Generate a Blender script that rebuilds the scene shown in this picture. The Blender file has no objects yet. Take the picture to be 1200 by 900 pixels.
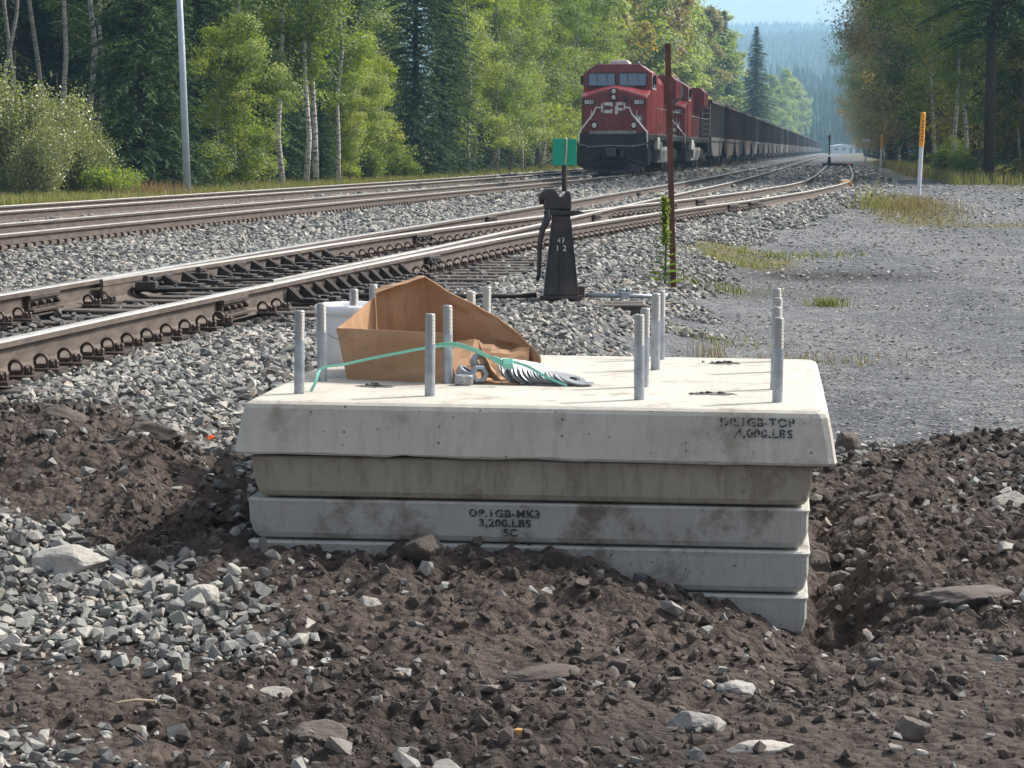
import bpy, bmesh, math, random
import numpy as np
from mathutils import Vector, Matrix, Quaternion

# ------------------------------------------------------------------ camera, sky, sun, exposure
scene = bpy.context.scene
COL = scene.collection
cam_data = bpy.data.cameras.new('camera')
cam = bpy.data.objects.new('camera', cam_data)
COL.objects.link(cam)
cam.location = (0.0, 0.0, 0.97)
cam.rotation_euler = (math.radians(90 - 5.589), 0.0, 0.0)
cam_data.sensor_width = 36.0
cam_data.lens = 84.0
cam_data.clip_start = 0.1
cam_data.clip_end = 20000.0
scene.camera = cam

SUN_AZ, SUN_EL = 62.0, 44.0          # degrees: right of the view direction, above the horizon
world = bpy.data.worlds.new('World')
scene.world = world
world.use_nodes = True
wn = world.node_tree.nodes
wl = world.node_tree.links
wn.clear()
sky = wn.new('ShaderNodeTexSky')
sky.sky_type = 'NISHITA'
sky.sun_disc = False
sky.sun_elevation = math.radians(SUN_EL)
sky.sun_rotation = math.radians(SUN_AZ)
sky.air_density = 0.75
sky.dust_density = 4.0
sky.ozone_density = 0.6
bg = wn.new('ShaderNodeBackground')
bg.inputs['Strength'].default_value = 0.15
wo = wn.new('ShaderNodeOutputWorld')
hs = wn.new('ShaderNodeHueSaturation')
hs.inputs['Saturation'].default_value = 0.5
wl.new(sky.outputs[0], hs.inputs['Color'])
wl.new(hs.outputs[0], bg.inputs[0])
wl.new(bg.outputs[0], wo.inputs[0])

sun_data = bpy.data.lights.new('sun', 'SUN')
sun_data.energy = 3.1
sun_data.angle = math.radians(0.55)
sun_data.color = (1.0, 0.95, 0.87)
sun = bpy.data.objects.new('sun', sun_data)
COL.objects.link(sun)
_az, _el = math.radians(SUN_AZ), math.radians(SUN_EL)
_to_sun = Vector((math.sin(_az) * math.cos(_el), math.cos(_az) * math.cos(_el), math.sin(_el)))
sun.rotation_euler = _to_sun.to_track_quat('Z', 'Y').to_euler()
sun.location = (20, 20, 60)

scene.view_settings.view_transform = 'Standard'
scene.view_settings.look = 'None'
scene.view_settings.exposure = 0.95
scene.view_settings.gamma = 1.0
scene.view_settings.use_curve_mapping = False
scene.cycles.max_bounces = 6
scene.cycles.transparent_max_bounces = 8
scene.cycles.volume_bounces = 1

# ------------------------------------------------------------------ helpers
rng = np.random.default_rng(7)
random.seed(7)

def link(name, data, parent=None):
    o = bpy.data.objects.new(name, data)
    COL.objects.link(o)
    if parent is not None:
        o.parent = parent
    return o

def empty(name, loc=(0, 0, 0), rz=0.0):
    o = link(name, None)
    o.empty_display_size = 0.2
    o.location = loc
    o.rotation_euler = (0, 0, rz)
    return o

def tag(o, label=None, cat=None, group=None, kind=None):
    if label: o['label'] = label
    if cat: o['category'] = cat
    if group: o['group'] = group
    if kind: o['kind'] = kind
    return o

def copy_tree(o, parent=None):
    c = o.copy()
    COL.objects.link(c)
    if parent is not None:
        c.parent = parent
    for ch in o.children:
        copy_tree(ch, c)
    return c

class MB:
    """collects shapes and links them as one mesh object"""
    def __init__(s):
        s.v, s.f, s.m = [], [], []
    def add(s, verts, faces, mi=0):
        b = len(s.v)
        s.v.extend([tuple(map(float, p)) for p in verts])
        for f in faces:
            s.f.append(tuple(b + i for i in f)); s.m.append(mi)
        return s
    def box(s, c, d, rot=None, mi=0, taper=(1, 1)):
        """box with centre c, size d; taper scales the top face"""
        x, y, z = d[0] / 2, d[1] / 2, d[2] / 2
        tx, ty = taper
        vs = [(-x, -y, -z), (x, -y, -z), (x, y, -z), (-x, y, -z), (-x * tx, -y * ty, z), (x * tx, -y * ty, z), (x * tx, y * ty, z), (-x * tx, y * ty, z)]
        if rot is not None:
            R = rot if isinstance(rot, Matrix) else Matrix.Rotation(rot, 3, 'Z')
            vs = [tuple(R @ Vector(p)) for p in vs]
        vs = [(p[0] + c[0], p[1] + c[1], p[2] + c[2]) for p in vs]
        return s.add(vs, [(0, 3, 2, 1), (4, 5, 6, 7), (0, 1, 5, 4), (1, 2, 6, 5), (2, 3, 7, 6), (3, 0, 4, 7)], mi)
    def prism(s, prof, y0, y1, axis='y', mi=0):
        """closed profile (a,b) swept along an axis: y -> (a, t, b), x -> (t, a, b), z -> (a, b, t)"""
        n = len(prof)
        def P(a, b, t):
            return (a, t, b) if axis == 'y' else ((t, a, b) if axis == 'x' else (a, b, t))
        vs = [P(a, b, y0) for a, b in prof] + [P(a, b, y1) for a, b in prof]
        fs = [(i, (i + 1) % n, n + (i + 1) % n, n + i) for i in range(n)]
        fs += [tuple(range(n - 1, -1, -1)), tuple(range(n, 2 * n))]
        return s.add(vs, fs, mi)
    def tube(s, pts, rad, n=8, mi=0, caps=True):
        pts = [Vector(p) for p in pts]
        if not hasattr(rad, '__len__'): rad = [rad] * len(pts)
        vs, fs = [], []
        ref = Vector((0.123, 0.456, 0.88)).normalized()
        for i, p in enumerate(pts):
            t = (pts[min(i + 1, len(pts) - 1)] - pts[max(i - 1, 0)])
            t = t.normalized() if t.length > 1e-9 else Vector((0, 0, 1))
            if abs(t.dot(ref)) > 0.97: ref = Vector((0.9, 0.1, 0.05)).normalized()
            a = t.cross(ref).normalized(); b = t.cross(a)
            ref = -b if False else ref
            for k in range(n):
                w = 2 * math.pi * k / n
                vs.append(p + a * (rad[i] * math.cos(w)) + b * (rad[i] * math.sin(w)))
        for i in range(len(pts) - 1):
            for k in range(n):
                k2 = (k + 1) % n
                fs.append((i * n + k, i * n + k2, (i + 1) * n + k2, (i + 1) * n + k))
        if caps:
            fs.append(tuple(range(n - 1, -1, -1)))
            fs.append(tuple(range((len(pts) - 1) * n, len(pts) * n)))
        return s.add(vs, fs, mi)
    def lathe(s, prof, c=(0, 0, 0), n=24, mi=0, axis='z', close=False):
        vs, fs = [], []
        for r, h in prof:
            for k in range(n):
                w = 2 * math.pi * k / n
                p = (r * math.cos(w), r * math.sin(w), h)
                if axis == 'y': p = (p[0], p[2], p[1])
                if axis == 'x': p = (p[2], p[0], p[1])
                vs.append((p[0] + c[0], p[1] + c[1], p[2] + c[2]))
        m = len(prof)
        for i in range(m if close else m - 1):
            i2 = (i + 1) % m
            for k in range(n):
                k2 = (k + 1) % n
                fs.append((i * n + k, i * n + k2, i2 * n + k2, i2 * n + k))
        if not close:
            fs.append(tuple(range(n - 1, -1, -1))); fs.append(tuple(range((m - 1) * n, m * n)))
        return s.add(vs, fs, mi)
    def build(s, name, mats, parent=None, smooth=False, bevel=0.0, seg=2):
        me = bpy.data.meshes.new(name)
        me.from_pydata(s.v, [], s.f)
        if not isinstance(mats, (list, tuple)): mats = [mats]
        for m in mats: me.materials.append(m)
        if len(mats) > 1:
            me.polygons.foreach_set('material_index', s.m)
        bm = bmesh.new(); bm.from_mesh(me)
        bmesh.ops.recalc_face_normals(bm, faces=bm.faces)
        if bevel > 0:
            es = [e for e in bm.edges if len(e.link_faces) == 2 and e.calc_face_angle(0) > 0.5]
            bmesh.ops.bevel(bm, geom=es, offset=bevel, segments=seg, profile=0.6, affect='EDGES', clamp_overlap=True)
        bm.to_mesh(me); bm.free()
        if smooth:
            me.polygons.foreach_set('use_smooth', [True] * len(me.polygons))
        me.update()
        return link(name, me, parent)

def np_mesh(name, V, F, mats, attrs=None, smooth=False, mi=None):
    """numpy verts (N,3) and faces (M,k) -> mesh"""
    me = bpy.data.meshes.new(name)
    V = np.ascontiguousarray(V, dtype=np.float32); F = np.ascontiguousarray(F, dtype=np.int32)
    k = F.shape[1]
    me.vertices.add(len(V)); me.vertices.foreach_set('co', V.ravel())
    me.loops.add(F.size); me.loops.foreach_set('vertex_index', F.ravel())
    me.polygons.add(len(F))
    me.polygons.foreach_set('loop_start', np.arange(0, F.size, k, dtype=np.int32))
    if not isinstance(mats, (list, tuple)): mats = [mats]
    for m in mats: me.materials.append(m)
    if mi is not None: me.polygons.foreach_set('material_index', np.asarray(mi, dtype=np.int32))
    me.update(calc_edges=True)
    me.polygons.foreach_set('use_smooth', np.full(len(F), smooth, dtype=bool))
    for an, av in (attrs or {}).items():
        a = me.attributes.new(an, 'FLOAT', 'POINT'); a.data.foreach_set('value', np.ascontiguousarray(av, dtype=np.float32))
    me.validate()
    return me

def _hash(ix, iy, seed):
    h = (ix.astype(np.int64) * 374761393 + iy.astype(np.int64) * 668265263 + seed * 974634777) & 0x7fffffff
    h = ((h ^ (h >> 13)) * 1274126177) & 0x7fffffff
    h = h ^ (h >> 16)
    return (h & 0xffff) / 65535.0
def vnoise(x, y, seed=0):
    ix, iy = np.floor(x), np.floor(y)
    fx, fy = x - ix, y - iy
    fx, fy = fx * fx * (3 - 2 * fx), fy * fy * (3 - 2 * fy)
    a = _hash(ix, iy, seed); b = _hash(ix + 1, iy, seed); c = _hash(ix, iy + 1, seed); d = _hash(ix + 1, iy + 1, seed)
    return (a * (1 - fx) + b * fx) * (1 - fy) + (c * (1 - fx) + d * fx) * fy
def fbm(x, y, seed=0, o=4, g=0.5):
    s, a, t = 0, 1.0, 0
    for i in range(o):
        s = s + a * vnoise(x * 2 ** i, y * 2 ** i, seed + i * 17); t += a; a *= g
    return s / t
def sstep(e0, e1, x):
    t = np.clip((x - e0) / (e1 - e0), 0, 1)
    return t * t * (3 - 2 * t)

# ------------------------------------------------------------------ materials
def new_mat(name):
    m = bpy.data.materials.new(name); m.use_nodes = True
    nt = m.node_tree
    b = nt.nodes['Principled BSDF']
    return m, nt, b
def N(nt, t, **kw):
    n = nt.nodes.new(t)
    for k, v in kw.items(): setattr(n, k, v)
    return n
def ramp(nt, fac, stops):
    r = N(nt, 'ShaderNodeValToRGB')
    el = r.color_ramp.elements
    el[0].position, el[0].color = stops[0][0], (*stops[0][1], 1)
    el[1].position, el[1].color = stops[-1][0], (*stops[-1][1], 1)
    for p, c in stops[1:-1]:
        e = el.new(p); e.color = (*c, 1)
    if fac is not None: nt.links.new(fac, r.inputs[0])
    return r.outputs[0]
def noise(nt, scale, detail=4, rough=0.6, vec=None, mapscale=None, coord='Object'):
    tc = N(nt, 'ShaderNodeTexCoord')
    out = tc.outputs[coord] if vec is None else vec
    if mapscale is not None:
        mp = N(nt, 'ShaderNodeMapping'); mp.inputs['Scale'].default_value = mapscale
        nt.links.new(out, mp.inputs[0]); out = mp.outputs[0]
    n = N(nt, 'ShaderNodeTexNoise'); n.inputs['Scale'].default_value = scale
    n.inputs['Detail'].default_value = detail; n.inputs['Roughness'].default_value = rough
    nt.links.new(out, n.inputs['Vector'])
    return n.outputs['Fac']
def mix(nt, fac, a, b, mode='MIX'):
    m = N(nt, 'ShaderNodeMix', data_type='RGBA', blend_type=mode)
    for s, v in ((m.inputs[0], fac), (m.inputs[6], a), (m.inputs[7], b)):
        if hasattr(v, 'is_linked') or hasattr(v, 'links'): nt.links.new(v, s)
        elif isinstance(v, (int, float)): s.default_value = v
        else: s.default_value = (*v, 1)
    return m.outputs[2]
def bump(nt, b, h, strength=0.3, dist=0.02):
    bp = N(nt, 'ShaderNodeBump'); bp.inputs['Strength'].default_value = strength; bp.inputs['Distance'].default_value = dist
    nt.links.new(h, bp.inputs['Height']); nt.links.new(bp.outputs[0], b.inputs['Normal'])
def attr(nt, name):
    a = N(nt, 'ShaderNodeAttribute'); a.attribute_name = name
    return a.outputs['Fac']
def math_n(nt, op, a, b=None):
    m = N(nt, 'ShaderNodeMath', operation=op)
    for s, v in ((m.inputs[0], a), (m.inputs[1], b)):
        if v is None: continue
        if isinstance(v, (int, float)): s.default_value = v
        else: nt.links.new(v, s)
    return m.outputs[0]
def simple(name, c1, c2=None, scale=8, rough=0.7, metal=0.0, bmp=0.0, bscale=None, spec=0.5, mapscale=None, detail=5, lo=0.35, hi=0.65, c3=None, s3=3, coord='Object'):
    m, nt, b = new_mat(name)
    b.inputs['Roughness'].default_value = rough; b.inputs['Metallic'].default_value = metal
    b.inputs['Specular IOR Level'].default_value = spec
    if c2 is None:
        b.inputs['Base Color'].default_value = (*c1, 1)
    else:
        f = noise(nt, scale, detail, mapscale=mapscale, coord=coord)
        c = ramp(nt, f, [(lo, c1), (hi, c2)])
        if c3 is not None:
            f3 = noise(nt, s3, 6, 0.7, coord=coord)
            k = ramp(nt, f3, [(0.5, (0, 0, 0)), (0.68, (1, 1, 1))])
            c = mix(nt, k, c, c3)
        nt.links.new(c, b.inputs['Base Color'])
    if bmp:
        bump(nt, b, noise(nt, bscale or scale * 6, 5, 0.65, coord=coord), bmp, 0.01)
    return m

M = {}
# rails, timber and hardware
M['rail_side'] = simple('rail_rust', (0.062, 0.047, 0.038), (0.120, 0.093, 0.075), 5, 0.85, 0.1, 0.25, 60, mapscale=(1, 1, 4))
M['rail_top'] = simple('rail_running_surface', (0.30, 0.28, 0.25), (0.42, 0.41, 0.39), 3, 0.38, 0.75)
M['rail_top_dull'] = simple('rail_dull_top', (0.30, 0.285, 0.255), (0.40, 0.385, 0.35), 3, 0.5, 0.45)
M['tie'] = simple('tie_timber', (0.035, 0.028, 0.024), (0.10, 0.085, 0.072), 3, 0.9, 0, 0.5, 30, mapscale=(1, 8, 8))
M['iron'] = simple('oily_iron', (0.018, 0.016, 0.015), (0.055, 0.042, 0.034), 9, 0.6, 0.2, 0.2, 50)
M['clip'] = simple('clip_iron', (0.030, 0.022, 0.018), (0.085, 0.058, 0.043), 12, 0.6, 0.25)
M['black_paint'] = simple('black_worn_paint', (0.010, 0.011, 0.013), (0.030, 0.030, 0.034), 6, 0.42, 0, 0.1, 30, c3=(0.075, 0.040, 0.033), s3=4)
M['rust_post'] = simple('rusty_steel', (0.075, 0.028, 0.020), (0.140, 0.055, 0.038), 6, 0.8, 0, 0.2, 50)
M['green_plate'] = simple('green_reflective', (0.0, 0.29, 0.18), (0.005, 0.34, 0.215), 6, 0.35)
M['white_paint'] = simple('white_paint', (0.62, 0.62, 0.60), (0.80, 0.80, 0.78), 10, 0.5)
M['galv'] = simple('galvanised_steel', (0.26, 0.29, 0.32), (0.42, 0.45, 0.48), 14, 0.45, 0.55, 0.06, 60, c3=(0.20, 0.19, 0.17), s3=9)
M['galv_thread'] = simple('galvanised_thread', (0.20, 0.20, 0.19), (0.40, 0.41, 0.40), 25, 0.5, 0.45, 0.5, 1, mapscale=(0.01, 0.01, 600))
M['galv_bright'] = simple('zinc_plate', (0.13, 0.14, 0.15), (0.25, 0.265, 0.28), 12, 0.5, 0.4)
M['orange'] = simple('orange_plastic', (0.75, 0.09, 0.02), (0.85, 0.16, 0.03), 8, 0.6)
M['yellow'] = simple('marker_orange_yellow', (0.78, 0.30, 0.01), (0.86, 0.37, 0.02), 3, 0.5)
M['marker_white'] = simple('marker_pale', (0.50, 0.53, 0.57), (0.66, 0.68, 0.70), 4, 0.5)
M['pole'] = simple('pole_galvanised', (0.36, 0.42, 0.48), (0.46, 0.52, 0.58), 2, 0.5, 0.2)
M['wood_pale'] = simple('splinter_wood', (0.33, 0.25, 0.16), (0.50, 0.40, 0.27), 12, 0.8)
# ------------------------------------------------------------------ layout curves (x right, y away from camera, z = 0 at the top of the near rails)
_ys = np.arange(-20, 3000, 0.25)
_sl = np.interp(_ys, [-20, 70, 92, 150, 210, 3000], [0.152, 0.152, 0.139, 0.1375, 0.137, 0.137])
_xs = np.concatenate([[0], np.cumsum((_sl[1:] + _sl[:-1]) / 2 * 0.25)])
_xs = _xs - np.interp(39.15, _ys, _xs)
def xb(y):                                     # left rail of the straight track
    return np.interp(y, _ys, _xs)
_oy = np.array([0, 14, 18.2, 22, 27.6, 31.4, 36.7, 40.2, 44.9, 48.9, 57.6, 68.5, 78, 100, 3000.])
_ov = np.array([0, 0, .075, .17, .34, .58, 1.0, 1.3, 1.80, 2.2, 2.88, 3.45, 3.68, 3.75, 3.75])
_oo = np.interp(_ys, _oy, _ov)
_k = np.hanning(25); _k /= _k.sum()
_oo = np.convolve(np.pad(_oo, 12, 'edge'), _k, 'valid')
def oE(y): return np.interp(y, _ys, _oo)
G = 1.452                                      # gauge between rail centres, measured across x
def xD1(y): return xb(y)
def xD3(y): return xb(y) + G
def xE2(y): return xb(y) + oE(y)
def xE4(y): return xb(y) + oE(y) + G
def drift(y): return 0.0085 * np.clip(y - 39, 0, 60)
def xBn(y): return xb(y) - 4.25 + drift(y)
def xBf(y): return xBn(y) - G
def xAn(y): return xBn(y) - 3.72
def xAf(y): return xAn(y) - G

# block of stacked slabs: local u (along its front), v (depth)
BA = math.radians(6.1)
BO = np.array([0.07, 8.2])
def blk(u, v):
    return (BO[0] + u * math.cos(BA) + v * math.sin(BA), BO[1] - u * math.sin(BA) + v * math.cos(BA))
def blk_inv(x, y):
    dx, dy = x - BO[0], y - BO[1]
    return dx * math.cos(BA) - dy * math.sin(BA), dx * math.sin(BA) + dy * math.cos(BA)

def in_poly(x, y, poly):
    c = np.zeros(np.shape(x), bool)
    n = len(poly)
    for i in range(n):
        x1, y1 = poly[i]; x2, y2 = poly[(i + 1) % n]
        k = ((y1 > y) != (y2 > y)) & (x < (x2 - x1) * (y - y1) / (y2 - y1 + 1e-12) + x1)
        c ^= k
    return c
def soft_poly(x, y, poly, r=0.12):
    s = 0
    for a in range(8):
        s = s + in_poly(x + r * math.cos(a * .785), y + r * math.sin(a * .785), poly)
    return s / 8.0

GRAVEL_POLY = [(-4.2, 9.6), (-3.0, 9.75), (-2.10, 9.0), (-1.62, 8.5), (-1.25, 8.0), (-1.0, 7.8), (-0.84, 7.7), (-0.64, 7.4), (-0.50, 7.12), (-0.72, 6.98), (-1.0, 7.1), (-1.3, 7.15), (-1.6, 6.85), (-2.4, 6.8), (-4.2, 8.5)]
GRAVEL_POLY2 = [(-1.7, 6.3), (-1.25, 6.34), (-1.08, 6.0), (-1.05, 5.5), (-1.9, 5.2)]
MOUND_POLY = [(-3.8, 11.3), (-2.45, 11.25), (-2.05, 11.4), (-1.62, 10.7), (-1.2, 9.7), (-0.9, 9.0), (-0.8, 7.7), (-1.0, 7.8), (-1.25, 8.0), (-1.62, 8.5), (-2.10, 9.0), (-3.2, 9.9)]
DIRT_POLY = [(-2.6, 4.0), (-2.2, 6.9), (-1.15, 7.9), (-1.0, 8.4), (-0.8, 9.2), (0.6, 10.4), (1.3, 11.0), (1.6, 11.3), (1.96, 12.0), (2.34, 12.4), (2.9, 12.6), (4.6, 12.3), (5.0, 9.0), (5.0, 4.0)]

def dirtness(x, y):
    w = (fbm(x * 2.2, y * 2.2, 91, 4, .65) - 0.5) * 0.75
    x2, y2 = x + w, y + w * 0.8
    d = np.maximum(soft_poly(x2, y2, DIRT_POLY, 0.1), soft_poly(x2, y2, MOUND_POLY, 0.15))
    g = np.maximum(soft_poly(x2, y2, GRAVEL_POLY, 0.17), soft_poly(x2, y2, GRAVEL_POLY2, 0.12))
    return np.clip(d - g, 0, 1)

def ground_z(x, y):
    x = np.asarray(x, float); y = np.asarray(y, float)
    d = x - xE4(y)
    zr = np.interp(y, [0, 12, 25, 40, 60, 100, 200, 400], [-.56, -.54, -.47, -.37, -.18, -.15, -.22, -.25])
    s0 = np.interp(y, [0, 12, 15, 18, 25, 38, 68, 200], [0.9, 1.0, 1.7, 2.1, 1.6, 1.0, 0.65, 0.65])
    z = -0.222 + (zr + 0.222) * sstep(s0, s0 + 1.3, d)
    dl = xAf(y) - x
    z = z + (-0.34 - 0.02 * np.clip(dl - 4, 0, 20)) * 0.5 * sstep(1.0, 3.2, dl)
    # trough between the two track beds
    dm = (x - xBn(y)) / (xD1(y) - xBn(y))
    z = z - 0.05 * np.exp(-((dm - 0.5) / 0.22) ** 2)
    # far ground rises slowly under the woods
    z = z + 0.03 * np.clip(dl - 8, 0, 400) * sstep(8, 30, dl)
    # --- near field round the block
    near = sstep(14.0, 11.5, y)
    zl = np.interp(y, [3, 6, 7, 8, 9, 10, 11, 12, 14], [-.64, -.62, -.575, -.47, -.385, -.32, -.27, -.235, -.222])
    zrt = np.interp(y, [3, 6, 7, 8, 9, 11, 14], [-.66, -.645, -.615, -.57, -.53, -.50, -.53])
    tx = sstep(-1.2, 1.0, x)
    zn = zl * (1 - tx) + zrt * tx
    z = z * (1 - near) + np.where(x < -1.2, np.minimum(zn, z + 0.02 + 0.5 * (1 - near)), zn) * near
    u, v = blk_inv(x, y)
    crest = np.interp(u, [-1.4, -1.05, -.3, .0, .15, .45, .75, 1.0, 1.2], [-.50, -.425, -.43, -.445, -.46, -.53, -.615, -.735, -.70])
    front = sstep(-0.95, -0.06, v) * sstep(0.6, 0.1, v) * sstep(-1.7, -1.1, u) * sstep(1.5, 1.05, u)
    z = np.where(near > 0, z + (crest - z) * front * near, z)
    # trench right of the block, and hollow kept under it
    tr = sstep(0.93, 1.0, u) * sstep(1.22, 1.06, u) * sstep(-0.15, 0.15, v) * sstep(2.2, 1.2, v)
    z = z - 0.10 * tr
    rim = np.exp(-((u - 1.30) / 0.10) ** 2) * sstep(-0.1, 0.3, v) * sstep(2.2, 1.0, v)
    z = z + 0.02 * rim
    inside = (np.abs(u) < 0.9) & (v > 0.12) & (v < 2.05)
    z = np.where(inside, -0.78, z)
    # heap of dirt left of the block
    hx, hy = x + 1.75, y - 9.9
    z = z + 0.09 * np.exp(-((hx * 0.83 + hy * 0.55) / 0.45) ** 2 - ((-hx * 0.55 + hy * 0.83) / 1.1) ** 2)
    return z

def compact(x, y):                              # trodden, flatter soil in front of the block
    u, v = blk_inv(x, y)
    return sstep(.40, .62, fbm(x * 1.3 + 3, y * 1.6, 23, 3) + .10 * sstep(-.6, -1.2, v)) * sstep(-.25, -.6, v)

def ground_detail(x, y, dirt):
    n = (fbm(x * 2.3, y * 2.3, 5, 3) - .5) * 0.07
    lum = np.abs(fbm(x * 6.5, y * 6.5, 11, 4, 0.62) - .5) * -0.16 + 0.02
    fine = (vnoise(x * 30, y * 30, 31) - .5) * 0.030 + (vnoise(x * 15, y * 15, 37) - .5) * 0.045
    gr = (vnoise(x * 20, y * 20, 41) - .5) * 0.012
    far = sstep(60, 15, y)
    cpt = compact(x, y)
    return dirt * (n + (lum + fine) * (1 - .72 * cpt)) * sstep(16, 13, y) + (1 - dirt) * gr * far + (1 - dirt) * (fbm(x * .8, y * .8, 77, 2) - .5) * 0.05 * far

def grassness(x, y):
    dl = xAf(y) - x
    g = sstep(2.4, 4.0, dl + (fbm(x * .6, y * .6, 8, 3) - .5) * 2)
    dr = x - xE4(y)
    # right-hand woodland floor and the grass tongues between track and road
    wood = x - (xb(y) + np.interp(y, [0, 60, 80, 130, 200, 400], [15, 11.5, 8.8, 8.3, 7.6, 7.2]))
    g = np.maximum(g, sstep(-0.6, 0.8, wood + (fbm(x * .5, y * .5, 9, 3) - .5) * 2.4))
    tongue = np.exp(-((x - (8.3 + 0.13 * (y - 50))) / 0.9) ** 2) * sstep(41, 44, y) * sstep(68, 56, y)
    tongue2 = np.exp(-((x - 8.6) / 2.2) ** 2 - ((y - 42.0) / 1.1) ** 2) * sstep(2.2, 3.5, dr)
    farend = sstep(1.6, 2.6, dr) * sstep(85, 110, y)
    patch = np.exp(-((x - 2.9) / 0.9) ** 2 - ((y - 30.5) / 2.6) ** 2) * 0.8
    nn = fbm(x * 2.2, y * 2.2, 19, 3)
    t = np.maximum(np.maximum(tongue * 0.9, tongue2 * 0.9), np.maximum(farend * 0.9, patch))
    return np.clip(np.maximum(g, sstep(0.25, 0.6, t * (0.55 + nn * 0.9))), 0, 1)

def oil_shade_mask(x, y):
    c = (x - xD1(y)) / (xE4(y) - xD1(y))
    o = sstep(0.0, 0.15, c) * sstep(1.15, 1.0, c) * sstep(9, 12, y) * sstep(27, 22, y) * 0.9
    o2 = sstep(0.9, 1.0, c) * sstep(1.75, 1.3, c) * sstep(15, 17, y) * sstep(27, 24, y) * 0.8
    road = np.exp(-((x - 3.6) / 1.1) ** 2 - ((y - 27.2) / 1.1) ** 2) * 1.2 + np.exp(-((x - 2.6) / .9) ** 2 - ((y - 24.2) / .8) ** 2) * 0.6  # tree shadows on the road, put into the ground colour as dark patches
    return np.clip(np.maximum(np.maximum(o, o2), road * (0.4 + fbm(x * 3, y * 3, 3, 3))), 0, 1)

# ------------------------------------------------------------------ ground sheet
def grow(a, b, s0, g):
    out, s = [a], s0
    while out[-1] < b:
        out.append(out[-1] + s); s *= g
    return out
gx = np.array(sorted(set(np.round([-v for v in grow(2.6, 1500, 0.03, 1.09)][::-1] + list(np.arange(-2.6, 2.9, 0.019)) + grow(2.9, 2000, 0.03, 1.09), 4))))
gy = np.array(sorted(set(np.round([-40, -20, -10, -5, -2, 0, 2, 3, 4, 4.6, 5.0, 5.2] + list(np.arange(5.4, 9.6, 0.019)) + list(np.arange(9.6, 12.6, 0.025)) + grow(12.6, 3300, 0.03, 1.025), 4))))
GX, GY = np.meshgrid(gx, gy)
fx, fy = GX.ravel(), GY.ravel()
vd = dirtness(fx, fy); vd[fy > 14] = 0
vg = grassness(fx, fy) * (fy > 13)
vo = oil_shade_mask(fx, fy)
vz = ground_z(fx, fy) + ground_detail(fx, fy, vd)
vz = np.where((fy > 2200), vz - 0, vz)
V = np.stack([fx, fy, vz], 1)
nx, ny = len(gx), len(gy)
idx = np.arange(nx * ny).reshape(ny, nx)
F = np.stack([idx[:-1, :-1].ravel(), idx[:-1, 1:].ravel(), idx[1:, 1:].ravel(), idx[1:, :-1].ravel()], 1)
fcx, fcy = V[F].mean(1)[:, 0], V[F].mean(1)[:, 1]

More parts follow.
